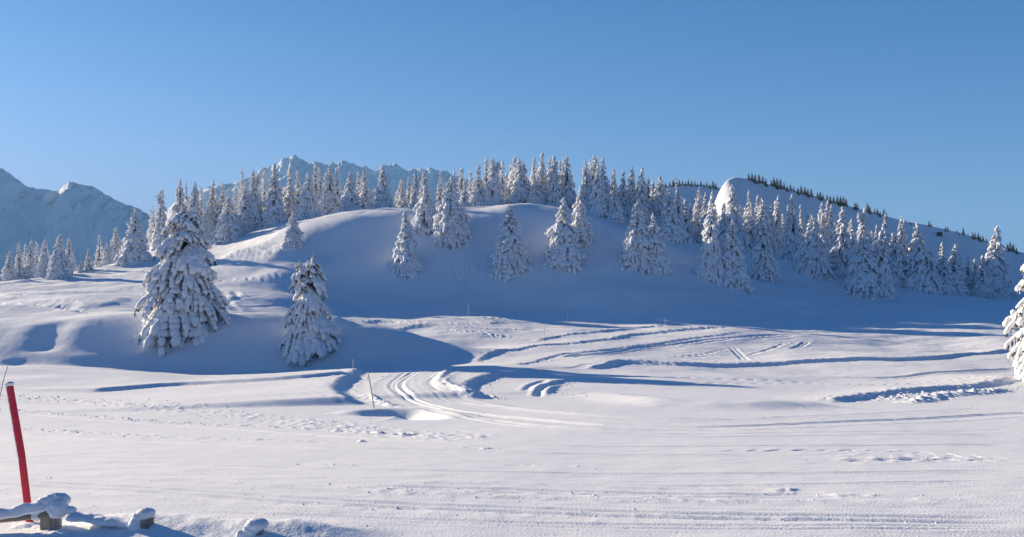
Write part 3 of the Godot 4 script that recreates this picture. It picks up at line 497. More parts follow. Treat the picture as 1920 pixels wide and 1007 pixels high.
	["b", Vector2(62.71,-176.00), 10.32, 1.72, "spruces on the right slope", "narrow snow-laden spruce, forty-fifth treetop from the left in the scattered right-slope stand"],
	["b", Vector2(67.27,-185.69), 6.01, 1.44, "spruces on the right slope", "narrow snow-laden spruce, forty-sixth treetop from the left in the scattered right-slope stand"],
	["c", Vector2(72.39,-197.76), 6.93, 1.79, "spruces on the right slope", "slim frosted spruce, forty-seventh treetop from the left in the scattered right-slope stand"],
	["c", Vector2(63.61,-172.00), 8.20, 0.93, "spruces on the right slope", "slim frosted spruce, forty-eighth treetop from the left in the scattered right-slope stand"],
	["b", Vector2(56.33,-150.32), 10.63, 1.96, "spruces on the right slope", "dark-gapped spruce tight against the right side of the large bright-topped one"],
	["c", Vector2(68.23,-180.00), 9.67, 1.27, "spruces on the right slope", "slim frosted spruce, fiftieth treetop from the left in the scattered right-slope stand"],
	["c", Vector2(76.24,-196.62), 7.15, 1.36, "spruces on the right slope", "slim frosted spruce, fifty-first treetop from the left in the scattered right-slope stand"],
	["a", Vector2(62.30,-160.00), 9.25, 2.00, "spruces on the right slope", "wide snow-laden spruce, fifty-second treetop from the left in the scattered right-slope stand"],
	["b", Vector2(64.57,-164.00), 11.43, 1.42, "spruces on the right slope", "narrow snow-laden spruce, fifty-third treetop from the left in the scattered right-slope stand"],
	["c", Vector2(74.80,-188.68), 6.67, 1.27, "spruces on the right slope", "slim frosted spruce, fifty-fourth treetop from the left in the scattered right-slope stand"],
	["c", Vector2(68.28,-172.00), 10.16, 0.93, "spruces on the right slope", "slim frosted spruce, fifty-fifth treetop from the left in the scattered right-slope stand"],
	["c", Vector2(68.59,-170.00), 7.83, 1.20, "spruces on the right slope", "slim frosted spruce, fifty-sixth treetop from the left in the scattered right-slope stand"],
	["c", Vector2(76.61,-186.87), 5.24, 1.32, "spruces on the right slope", "slim frosted spruce, fifty-seventh treetop from the left in the scattered right-slope stand"],
	["a", Vector2(66.02,-159.35), 11.06, 3.02, "spruces on the right slope", "big grey-blue shaded spruce with a lumpy double top on the right"],
	["b", Vector2(67.08,-157.77), 7.03, 1.88, "spruces on the right slope", "narrow snow-laden spruce, fifty-ninth treetop from the left in the scattered right-slope stand"],
	["c", Vector2(72.61,-168.00), 5.27, 1.09, "spruces on the right slope", "slim frosted spruce, sixtieth treetop from the left in the scattered right-slope stand"],
	["c", Vector2(74.21,-170.00), 7.77, 1.38, "spruces on the right slope", "slim frosted spruce, sixty-first treetop from the left in the scattered right-slope stand"],
	["a", Vector2(70.17,-159.76), 6.48, 1.99, "spruces on the right slope", "wide snow-laden spruce, sixty-second treetop from the left in the scattered right-slope stand"],
	["b", Vector2(72.57,-162.00), 8.13, 1.84, "spruces on the right slope", "narrow snow-laden spruce, sixty-third treetop from the left in the scattered right-slope stand"],
	["c", Vector2(75.53,-166.00), 7.19, 1.35, "spruces on the right slope", "slim frosted spruce, sixty-fourth treetop from the left in the scattered right-slope stand"],
	["c", Vector2(79.75,-172.00), 5.85, 1.12, "spruces on the right slope", "slim frosted spruce, sixty-fifth treetop from the left in the scattered right-slope stand"],
	["c", Vector2(80.11,-170.00), 5.87, 1.11, "spruces on the right slope", "slim frosted spruce, sixty-sixth treetop from the left in the scattered right-slope stand"],
	["b", Vector2(77.49,-162.00), 7.05, 1.58, "spruces on the right slope", "narrow snow-laden spruce, sixty-seventh treetop from the left in the scattered right-slope stand"],
	["a", Vector2(82.78,-169.23), 11.88, 3.12, "spruces on the right slope", "tall spruce with a lone sunlit tip, last big one before the right edge"],
	["b", Vector2(79.17,-158.00), 4.04, 1.46, "spruces on the right slope", "narrow snow-laden spruce, sixty-ninth treetop from the left in the scattered right-slope stand"],
	["b", Vector2(81.07,-159.55), 1.66, 1.90, "spruces on the right slope", "low snowy spruce bush at the foot of the last tall right spruce"],
]

class MB:
	var v := PackedVector3Array()
	var n := PackedVector3Array()
	var c := PackedColorArray()
	var i := PackedInt32Array()
	func tri(a: Vector3, b: Vector3, d: Vector3, col: Color) -> void:
		var m := (d - a).cross(b - a).normalized()
		var s := v.size()
		v.append(a); v.append(b); v.append(d)
		n.append(m); n.append(m); n.append(m)
		c.append(col); c.append(col); c.append(col)
		i.append(s); i.append(s + 1); i.append(s + 2)
	func quad(a: Vector3, b: Vector3, d: Vector3, e: Vector3, col: Color) -> void:
		tri(a, b, d, col); tri(a, d, e, col)
	func shape(sv: PackedVector3Array, sn: PackedVector3Array, si: PackedInt32Array, b: Basis, sc: Vector3, at: Vector3, col: Color) -> void:
		var s := v.size()
		var bx := b.x * sc.x
		var by := b.y * sc.y
		var bz := b.z * sc.z
		var nx := b.x / sc.x
		var ny := b.y / sc.y
		var nz := b.z / sc.z
		for k in sv.size():
			var p := sv[k]
			var q := sn[k]
			v.append(at + bx * p.x + by * p.y + bz * p.z)
			n.append((nx * q.x + ny * q.y + nz * q.z).normalized())
			c.append(col)
		for k in si:
			i.append(s + k)
	func tube(pts: Array, radii: Array, sides: int, col: Color, closed := true) -> void:
		var s := v.size()
		var m := pts.size()
		for k in m:
			var p: Vector3 = pts[k]
			var d: Vector3 = (pts[mini(k + 1, m - 1)] - pts[maxi(k - 1, 0)]).normalized()
			var ref := Vector3.RIGHT if absf(d.x) < 0.8 else Vector3.BACK
			var a := d.cross(ref).normalized()
			var b := d.cross(a)
			for q in sides:
				var w := TAU * q / sides
				var o := a * cos(w) + b * sin(w)
				v.append(p + o * radii[k]); n.append(o); c.append(col)
		for k in m - 1:
			for q in sides:
				var a0 := s + k * sides + q
				var a1 := s + k * sides + (q + 1) % sides
				i.append(a0); i.append(a0 + sides); i.append(a1)
				i.append(a1); i.append(a0 + sides); i.append(a1 + sides)
		if closed:
			for e in [0, m - 1]:
				var t := v.size()
				var d: Vector3 = (pts[1] - pts[0]).normalized() * (-1.0 if e == 0 else 1.0)
				for q in sides:
					v.append(v[s + e * sides + q]); n.append(d); c.append(col)
				for q in sides - 2:
					i.append(t); i.append(t + q + 1); i.append(t + q + 2)
	func face_out() -> void:
		for k in range(0, i.size(), 3):
			var a := v[i[k]]
			var m := (v[i[k + 2]] - a).cross(v[i[k + 1]] - a)
			if m.dot(n[i[k]] + n[i[k + 1]] + n[i[k + 2]]) < 0.0:
				var t := i[k + 1]
				i[k + 1] = i[k + 2]
				i[k + 2] = t
	func mesh() -> ArrayMesh:
		face_out()
		var a := []
		a.resize(Mesh.ARRAY_MAX)
		a[Mesh.ARRAY_VERTEX] = v
		a[Mesh.ARRAY_NORMAL] = n
		a[Mesh.ARRAY_COLOR] = c
		a[Mesh.ARRAY_INDEX] = i
		var m := ArrayMesh.new()
		m.add_surface_from_arrays(Mesh.PRIMITIVE_TRIANGLES, a)
		return m

var rng := RandomNumberGenerator.new()
var M := {}
var used := {}

func lin(r: float, g: float, b: float) -> Color:
	return Color(r, g, b).linear_to_srgb()

func numbered(called: String) -> String:
	if not used.has(called):
		used[called] = 0
		return called
	used[called] += 1
	return "%s_%03d" % [called, used[called]]

func tag(o: Node, label: String, category := "", group := "", kind := "") -> void:
	if label: o.set_meta("label", label)
	if category: o.set_meta("category", category)
	if group: o.set_meta("group", group)
	if kind: o.set_meta("kind", kind)

func build(mb: MB, called: String, mat: Material, parent: Node = self) -> MeshInstance3D:
	var o := MeshInstance3D.new()
	o.mesh = mb.mesh()
	o.material_override = mat
	o.name = numbered(called) if parent == self else called
	parent.add_child(o, true)
	return o

func thing(called: String, at := Vector3.ZERO, turn := 0.0) -> Node3D:
	var o := Node3D.new()
	o.name = numbered(called)
	add_child(o)
	o.position = at
	o.rotation.y = turn
	return o

# ------------------------------------------------------------------ terrain
const GX0 := -210.0
const GZ0 := 10.0
const GS := 2.5
const GNX := 169
const GNZ := 113
var grid := PackedFloat32Array()
var roll := FastNoiseLite.new()
var fine := FastNoiseLite.new()
var crumb := FastNoiseLite.new()

var hs := PackedFloat32Array()
var xs := PackedFloat32Array()
var zs := PackedFloat32Array()
var best := PackedFloat32Array()
var best_s := PackedFloat32Array()
var best_t := PackedFloat32Array()
var grid_radii := PackedFloat32Array()
var grid_cols := 0
var grid_dense := 0
var grid_half := 0.0
var grid_step := 0.0

func fit_terrain() -> void:
	var n := CONTROL.size()
	var px := PackedFloat64Array()
	var pz := PackedFloat64Array()
	for p in CONTROL:
		px.append(p.x / 50.0)
		pz.append(-p.z / 50.0)
	var cc := pow(2.5 / 50.0, 2)
	var m: Array[PackedFloat64Array] = []
	for a in n + 3:
		var row := PackedFloat64Array()
		row.resize(n + 4)
		if a < n:
			for b in n:
				var dx := px[a] - px[b]
				var dz := pz[a] - pz[b]
				row[b] = -sqrt(dx * dx + dz * dz + cc)
			row[n] = 1.0; row[n + 1] = px[a]; row[n + 2] = pz[a]; row[n + 3] = CONTROL[a].y
		else:
			for b in n:
				row[b] = 1.0 if a == n else (px[b] if a == n + 1 else pz[b])
		m.append(row)
	var w := n + 4
	for a in n + 3:
		var best := a
		for b in range(a + 1, n + 3):
			if absf(m[b][a]) > absf(m[best][a]): best = b
		var swap := m[a]
		m[a] = m[best]
		m[best] = swap
		var ra := m[a]
		for b in range(a + 1, n + 3):
			var rb := m[b]
			var f := rb[a] / ra[a]
			if f != 0.0:
				for k in range(a, w): rb[k] -= f * ra[k]
				m[b] = rb
	var sol := PackedFloat64Array()
	sol.resize(n + 3)
	for a in range(n + 2, -1, -1):
		var row := m[a]
		var s := row[n + 3]
		for k in range(a + 1, n + 3): s -= row[k] * sol[k]
		sol[a] = s / row[a]
	grid.resize(GNX * GNZ)
	for j in GNZ:
		var z := (-(GZ0 - j * GS)) / 50.0
		for i in GNX:
			var x := (GX0 + i * GS) / 50.0
			var s := sol[n] + sol[n + 1] * x + sol[n + 2] * z
			for k in n:
				var dx := x - px[k]
				var dz := z - pz[k]
				s -= sol[k] * sqrt(dx * dx + dz * dz + cc)
			grid[j * GNX + i] = s

func cub(a: float, b: float, c: float, d: float, t: float) -> float:
	return b + 0.5 * t * (c - a + t * (2.0 * a - 5.0 * b + 4.0 * c - d + t * (3.0 * (b - c) + d - a)))

func base_y(x: float, z: float) -> float:
	var fx := (x - GX0) / GS
	var fz := (GZ0 - z) / GS
	var cx := clampf(fx, 1.0, GNX - 2.01)
	var cz := clampf(fz, 1.0, GNZ - 2.01)
	var i := int(cx)
	var j := int(cz)
	var tx := cx - i
	var tz := cz - j
	var o := (j - 1) * GNX + i - 1
	var h := cub(cub(grid[o], grid[o + 1], grid[o + 2], grid[o + 3], tx),
		cub(grid[o + GNX], grid[o + GNX + 1], grid[o + GNX + 2], grid[o + GNX + 3], tx),
		cub(grid[o + 2 * GNX], grid[o + 2 * GNX + 1], grid[o + 2 * GNX + 2], grid[o + 2 * GNX + 3], tx),
		cub(grid[o + 3 * GNX], grid[o + 3 * GNX + 1], grid[o + 3 * GNX + 2], grid[o + 3 * GNX + 3], tx), tz)
	var off := maxf(maxf(absf(fx - cx), absf(fz - cz)), 0.0) * GS
	if off > 0.0:
		h = lerpf(h, -12.0 - minf(off * 0.03, 40.0), smoothstep(0.0, 90.0, off))
	return h

func ground_y(x: float, z: float) -> float:
	var r := sqrt(x * x + z * z)
	return base_y(x, z) + roll.get_noise_2d(x, z) * lerpf(0.1, 0.55, smoothstep(40.0, 95.0, r)) + fine.get_noise_2d(x * 0.13 + 40.0, z * 0.34) * 0.26 * smoothstep(85.0, 125.0, r)

func smooth_line(pts: Array) -> PackedVector2Array:
	var out := PackedVector2Array()
	var n := pts.size()
	for k in n - 1:
		var a: Vector2 = pts[maxi(k - 1, 0)]
		var b: Vector2 = pts[k]
		var c: Vector2 = pts[k + 1]
		var d: Vector2 = pts[mini(k + 2, n - 1)]
		var parts := clampi(int(b.distance_to(c) / 1.2), 2, 14)
		for q in parts:
			out.append(b.cubic_interpolate(c, a, d, float(q) / parts))
	out.append(pts[n - 1])
	return out

func make_ground() -> void:
	var half := 0.56
	var step := 0.00122
	var angles := PackedFloat32Array()
	var dense := int(2.0 * half / step) + 1
	for k in dense: angles.append(-half + k * step)
	var a := half + 0.02
	while a < TAU - half - 0.01:
		angles.append(a)
		a += 0.07
	var nc := angles.size()
	var radii := PackedFloat32Array([0.4, 1.0, 2.0, 3.2, 4.5, 6.0, 7.5, 9.0, 10.5])
	var r := 11.6
	while r < 205.0:
		radii.append(r)
		r *= 1.0043 if r < 115.0 else 1.0085
	while r < 430.0:
		radii.append(r)
		r *= 1.02
	while r < 16000.0:
		radii.append(r)
		r *= 1.35
	var nr := radii.size()
	hs.resize(nr * nc)
	grid_radii = radii
	grid_cols = nc
	grid_dense = dense
	grid_half = half
	grid_step = step
	xs.resize(nr * nc)
	zs.resize(nr * nc)
	var sa := PackedFloat32Array()
	var ca := PackedFloat32Array()
	for k in nc:
		sa.append(sin(angles[k]))
		ca.append(cos(angles[k]))
	for i in nr:
		var ri := radii[i]
		var near := ri < 430.0
		var g := lerpf(0.012, 0.05, smoothstep(55.0, 110.0, ri))
		for j in nc:
			var x := ri * sa[j]
			var z := -ri * ca[j]
			var q := i * nc + j
			xs[q] = x
			zs[q] = z
			if near:
				hs[q] = ground_y(x, z) + fine.get_noise_2d(x * lerpf(1.0, 0.5, smoothstep(55.0, 110.0, ri)), z * 1.5) * g + crumb.get_noise_2d(x * 0.35, z) * 0.007
			else:
				hs[q] = base_y(x, z)
	best.resize(nr * nc)
	best.fill(1e9)
	best_s.resize(nr * nc)
	best_t.resize(nr * nc)
	for s in STAMPS: stamp(s, radii, nc, dense, half, step)
	var v := PackedVector3Array()
	var nrm := PackedVector3Array()
	v.resize(nr * nc + 1)
	nrm.resize(nr * nc + 1)
	for q in nr * nc: v[q] = Vector3(xs[q], hs[q], zs[q])
	for i in nr:
		var i0 := maxi(i - 1, 0) * nc
		var i1 := mini(i + 1, nr - 1) * nc
		for j in nc:
			var e := v[i * nc + (j + 1) % nc] - v[i * nc + (j + nc - 1) % nc]
			var f := v[i1 + j] - v[i0 + j]
			nrm[i * nc + j] = e.cross(f).normalized()
	v[nr * nc] = Vector3(0, ground_y(0, 0), 0)
	nrm[nr * nc] = Vector3.UP
	var idx := PackedInt32Array()
	idx.resize((nr - 1) * nc * 6 + nc * 3)
	var w := 0
	for i in nr - 1:
		for j in nc:
			var b := i * nc + j
			var c := i * nc + (j + 1) % nc
			idx[w] = b; idx[w + 1] = b + nc; idx[w + 2] = c
			idx[w + 3] = c; idx[w + 4] = b + nc; idx[w + 5] = c + nc
			w += 6
	for j in nc:
		idx[w] = nr * nc; idx[w + 1] = j; idx[w + 2] = (j + 1) % nc
		w += 3
	var arr := []
	arr.resize(Mesh.ARRAY_MAX)
	arr[Mesh.ARRAY_VERTEX] = v
	arr[Mesh.ARRAY_NORMAL] = nrm
	arr[Mesh.ARRAY_INDEX] = idx
	var m := ArrayMesh.new()
	m.add_surface_from_arrays(Mesh.PRIMITIVE_TRIANGLES, arr)
	var o := MeshInstance3D.new()
	o.mesh = m
	o.material_override = M.snow
	o.name = "snow_ground"
	add_child(o)
	tag(o, "rolling snow-covered ground with groomed ski tracks and ploughed edges", "", "", "structure")


func stamp(s: Array, radii: PackedFloat32Array, nc: int, dense: int, half: float, step: float) -> void:
	var kind: String = s[0]
	var pts := smooth_line(s[1])
	var reach := 1.0
	var p2: float = s[2]
	var p3: float = s[3]
	var p4: float = s[4] if s.size() > 4 else 0.0
	var p5: float = s[5] if s.size() > 5 else 0.0
	var p6: float = s[6] if s.size() > 6 else 1.0
	match kind:
		"lip": reach = p3 + 2.6 * p4
		"berm": reach = 2.6 * p3
		"groove": reach = p4 * 0.5 + 3.2 * p3
		"rough": reach = 2.4 * p3
		"track": reach = p3 + 0.8
	var touched := PackedInt32Array()
	var along := 0.0
	for k in pts.size() - 1:
		var a := pts[k]
		var b := pts[k + 1]
		var d := b - a
		var l := d.length()
		if l < 0.01: continue
		var dx := d.x / l
		var dz := d.y / l
		var ra := a.length()
		var rb := b.length()
		var lo := minf(ra, rb) - reach
		var hi := maxf(ra, rb) + reach
		var aa := atan2(a.x, -a.y)
		var ab := atan2(b.x, -b.y)
		var wide := reach / maxf(minf(ra, rb) - reach * 0.5, 4.0)
		var j0 := maxi(int((minf(aa, ab) - wide + half) / step), 0)
		var j1 := mini(int((maxf(aa, ab) + wide + half) / step) + 1, dense - 1)
		var i0 := radii.bsearch(lo)
		var i1 := radii.bsearch(hi)
		for i in range(i0, mini(i1 + 1, radii.size())):
			for j in range(j0, j1 + 1):
				var q := i * nc + j
				var ex := xs[q] - a.x
				var ez := zs[q] - a.y
				var u := ex * dx + ez * dz
				var side := -(dx * ez - dz * ex)
				var dist := absf(side)
				if u < 0.0:
					dist = sqrt(dist * dist + u * u)
					u = 0.0
				elif u > l:
					dist = sqrt(dist * dist + (u - l) * (u - l))
					u = l
				if dist < reach and dist < best[q]:
					if best[q] > 1e8: touched.append(q)
					best[q] = dist
					best_s[q] = dist if side > 0.0 else -dist
					best_t[q] = along + u
		along += l
	var ends := minf(1.6, along * 0.3)
	for q in touched:
		var sd := best_s[q]
		var t := best_t[q]
		best[q] = 1e9
		var x := xs[q]
		var z := zs[q]
		var fade := smoothstep(0.0, ends, t) * smoothstep(0.0, ends, along - t)
		var lump := crumb.get_noise_2d(x, z)
		var h := 0.0
		match kind:
			"lip":
				sd = sd * p6 + fine.get_noise_2d(x * 0.3, z * 0.3) * 0.1 * p3
				if sd > 0.0:
					h = p2 * (smoothstep(0.0, p3, sd) if sd < p3 else exp(-pow((sd - p3) / p4, 1.4)))
				h += p5 * lump * 1.3 * exp(-pow((sd - p3 * 0.7) / (p3 + 0.35), 2.0))
			"berm":
				h = p2 * exp(-pow(sd / p3, 2.0)) * (1.0 + fine.get_noise_2d(x * 0.3, z * 0.3) * 0.3) + p4 * lump * 2.0 * exp(-pow(sd / (p3 * 1.5), 2.0))
			"groove":
				var e := absf(absf(sd) - p4 * 0.5) if p4 > 0.0 else absf(sd)
				var dots := 1.0 if p5 <= 0.0 else clampf(0.5 + 0.75 * sin(TAU * t / p5) + lump, 0.1, 1.2)
				h = (-p2 * exp(-pow(e / p3, 2.0)) + 0.3 * p2 * exp(-pow((e - 2.0 * p3) / p3, 2.0))) * dots
			"rough":
				h = p2 * (lump + absf(lump)) * 0.8 * exp(-pow(sd / p3, 2.0))
			"track":
				var lane := smoothstep(p3 + 0.3, p3 - 0.2, absf(sd))
				h = lane * 0.05 * p2 * sin(sd * TAU / 0.5) - p2 * (exp(-pow((absf(sd + p3 * 0.35) - 0.22) / 0.09, 2.0)))
				h -= p2 * 0.25 * exp(-pow((absf(sd - p3 * 0.45) - 0.22) / 0.09, 2.0))
				h += p2 * 0.6 * exp(-pow((absf(sd) - p3 - 0.15) / 0.3, 2.0)) * (0.7 + lump * 0.3)
		hs[q] += h * fade

# ------------------------------------------------------------------ snow-laden spruces
var lump_v: Array[PackedVector3Array] = []
var lump_n: Array[PackedVector3Array] = []
var lump_i := PackedInt32Array()
var small_v: Array[PackedVector3Array] = []
var small_n: Array[PackedVector3Array] = []
var small_i := PackedInt32Array()
var coarse := false

func make_lumps() -> void:
	var g := (1.0 + sqrt(5.0)) / 2.0
	var p: Array[Vector3] = []
	for s in [Vector3(-1, g, 0), Vector3(1, g, 0), Vector3(-1, -g, 0), Vector3(1, -g, 0), Vector3(0, -1, g), Vector3(0, 1, g), Vector3(0, -1, -g), Vector3(0, 1, -g), Vector3(g, 0, -1), Vector3(g, 0, 1), Vector3(-g, 0, -1), Vector3(-g, 0, 1)]:
		p.append(s.normalized())
	var faces := [[0, 11, 5], [0, 5, 1], [0, 1, 7], [0, 7, 10], [0, 10, 11], [1, 5, 9], [5, 11, 4], [11, 10, 2], [10, 7, 6], [7, 1, 8], [3, 9, 4], [3, 4, 2], [3, 2, 6], [3, 6, 8], [3, 8, 9], [4, 9, 5], [2, 4, 11], [6, 2, 10], [8, 6, 7], [9, 8, 1]]
	var mids := {}
	for f in faces:
		var e := []
		for k in 3:
			var key := Vector2i(mini(f[k], f[(k + 1) % 3]), maxi(f[k], f[(k + 1) % 3]))
			if not mids.has(key):
				mids[key] = p.size()
				p.append((p[key.x] + p[key.y]).normalized())
			e.append(mids[key])
		for k in [f[0], e[2], e[0], f[1], e[0], e[1], f[2], e[1], e[2], e[0], e[2], e[1]]: lump_i.append(k)
	for f in faces:
		for k in [f[0], f[2], f[1]]: small_i.append(k)
	var noise := FastNoiseLite.new()
	noise.seed = 11
	noise.frequency = 1.15
	for q in 16:
		var v := PackedVector3Array()
		for d in (p if q < 8 else p.slice(0, 12)):
			v.append(d * (1.0 + 0.55 * noise.get_noise_3d(d.x + q * 7.0, d.y, d.z)))
		var n := PackedVector3Array()
		n.resize(v.size())
		var li := lump_i if q < 8 else small_i
		for k in range(0, li.size(), 3):
			var m := (v[li[k + 2]] - v[li[k]]).cross(v[li[k + 1]] - v[li[k]])
			for e in 3: n[li[k + e]] += m
		for k in n.size(): n[k] = n[k].normalized() * signf(n[k].dot(v[k]))
		if q < 8:
			lump_v.append(v)
			lump_n.append(n)
		else:
			small_v.append(v)
			small_n.append(n)

const WHITE := Color(0.85, 0.86, 0.88)

func pad(S: MB, at: Vector3, t: Vector3, along: float, wide: float, thick: float) -> void:
	var side := t.cross(Vector3.UP)
	side = side.normalized() if side.length() > 0.05 else Vector3.RIGHT
	var up := side.cross(t).normalized()
	var k := rng.randi() % 8
	var w := 0.93 + rng.randf() * 0.07
	S.shape(small_v[k] if coarse else lump_v[k], small_n[k] if coarse else lump_n[k], small_i if coarse else lump_i, Basis(t, up, side), Vector3(along, thick, wide), at + up * thick * 0.45, Color(WHITE.r * w, WHITE.g * w, WHITE.b * w))

func sprays(N: MB, at: Vector3, t: Vector3, wide: float, count: int, length: float) -> void:
	var side := t.cross(Vector3.UP).normalized()
	for k in (count if not coarse else (count + 1) / 2):
		var o := at + side * rng.randf_range(-wide, wide) + t * rng.randf_range(-0.15, 0.15) - Vector3.UP * 0.04
		var d := (t * rng.randf_range(-0.1, 0.8) + side * rng.randf_range(-0.6, 0.6) - Vector3.UP * rng.randf_range(0.15, 1.0)).normalized()
		var l := length * rng.randf_range(0.6, 1.3)
		var x := d.cross(Vector3(rng.randf() - 0.5, rng.randf() - 0.5, rng.randf() - 0.5)).normalized() * l * 0.17
		var col := Color(0.022, 0.032, 0.02) * rng.randf_range(0.7, 1.5)
		if rng.randf() < (0.86 if coarse else 0.5): col = Color(0.62, 0.64, 0.67) * rng.randf_range(0.7, 1.25)
		col.a = 1.0
		N.tri(o - x, o + x, o + d * l, col)
		N.tri(o + d * l * 0.35 - x * 1.3, o + d * l * 0.75 + x * 1.6, o + d * l * 1.1, col)

# One bough: a hand of twigs that droops under its snow.
func bough(N: MB, S: MB, o: Vector3, az: float, l: float, slope: float, droop: float, th: float, cover: float) -> void:
	var dir := Vector3(cos(az), 0, sin(az))
	var side := Vector3(-sin(az), 0, cos(az))
	var tip := o + dir * l + Vector3.UP * l * (slope - droop)
	N.tube([o, o + dir * l * 0.5 + Vector3.UP * l * (slope * 0.5 - droop * 0.25), tip], [0.03 + 0.01 * l, 0.02 + 0.006 * l, 0.008], 4, Color(0.05, 0.04, 0.03), false)
	var m := maxi(2, int(round(l * 0.8 / (th * 0.85))))
	sprays(N, o + dir * l * 0.2 + Vector3.UP * l * slope * 0.2, (dir + Vector3.UP * slope).normalized(), 0.15 * l, 4 if coarse else 12, 0.3 + 0.12 * l)
	for k in m:
		var u := lerpf(0.24, 0.98, (k + 0.5) / m) + rng.randf_range(-0.03, 0.03)
		var p := o + dir * l * u + Vector3.UP * l * (slope * u - droop * u * u)
		var t := (dir + Vector3.UP * (slope - 2.0 * droop * u) + side * rng.randf_range(-0.25, 0.25)).normalized()
		if k == m - 1: t = (t - Vector3.UP * 0.45).normalized()
		var w := th * rng.randf_range(0.55, 0.9) * (1.0 - 0.25 * u) * (1.0 if coarse else 1.2)
		if rng.randf() < cover: pad(S, p, t, th * rng.randf_range(0.7, 1.15) * (1.3 if coarse else 1.0), w, th * rng.randf_range(0.4, 0.62))
		if not coarse and rng.randf() < 0.8: pad(S, p + side * rng.randf_range(-0.5, 0.5) * w + Vector3.UP * th * 0.3, t, th * rng.randf_range(0.3, 0.5), w * 0.5, th * 0.35)
		sprays(N, p, t, w, 3, 0.12 + th * 0.55)
	if l < 0.45: return
	var f_count := 6 if l > 1.9 else (4 if l > 1.0 else 2)
	for f in f_count:
		var sg := -1.0 if f % 2 == 0 else 1.0
		var pair := f / 2
		var u0: float = [0.58, 0.36, 0.2][pair] + rng.randf_range(-0.07, 0.07)
		var fl: float = l * [0.40, 0.5, 0.5][pair] * rng.randf_range(0.75, 1.2)
		var turn: float = [0.5, 0.7, 0.95][pair] + rng.randf_range(-0.15, 0.15)
		var d2 := (dir * cos(turn) + side * sg * sin(turn)).normalized()
		var p0 := o + dir * l * u0 + Vector3.UP * l * (slope * u0 - droop * u0 * u0)
		var s0 := slope - 2.0 * droop * u0 + rng.randf_range(-0.2, 0.1)
		var n2 := maxi(2, int(round(fl / (th * 0.72))))
		for k in n2:
			var u := (k + 0.6) / n2
			var p := p0 + d2 * fl * u + Vector3.UP * fl * (s0 * u - droop * 0.9 * u * u)
			var t := (d2 + Vector3.UP * (s0 - 1.8 * droop * u)).normalized()
			if k == n2 - 1: t = (t - Vector3.UP * 0.5).normalized()
			var w := th * rng.randf_range(0.42, 0.68) * (1.0 - 0.25 * u) * (1.0 if coarse else 1.35)
			if rng.randf() < cover: pad(S, p, t, th * rng.randf_range(0.7, 1.1) * (1.35 if coarse else 1.0), w, th * rng.randf_range(0.34, 0.54))
			sprays(N, p, t, w, 2 if coarse else 4, (0.12 if coarse else 0.2) + th * 0.45)

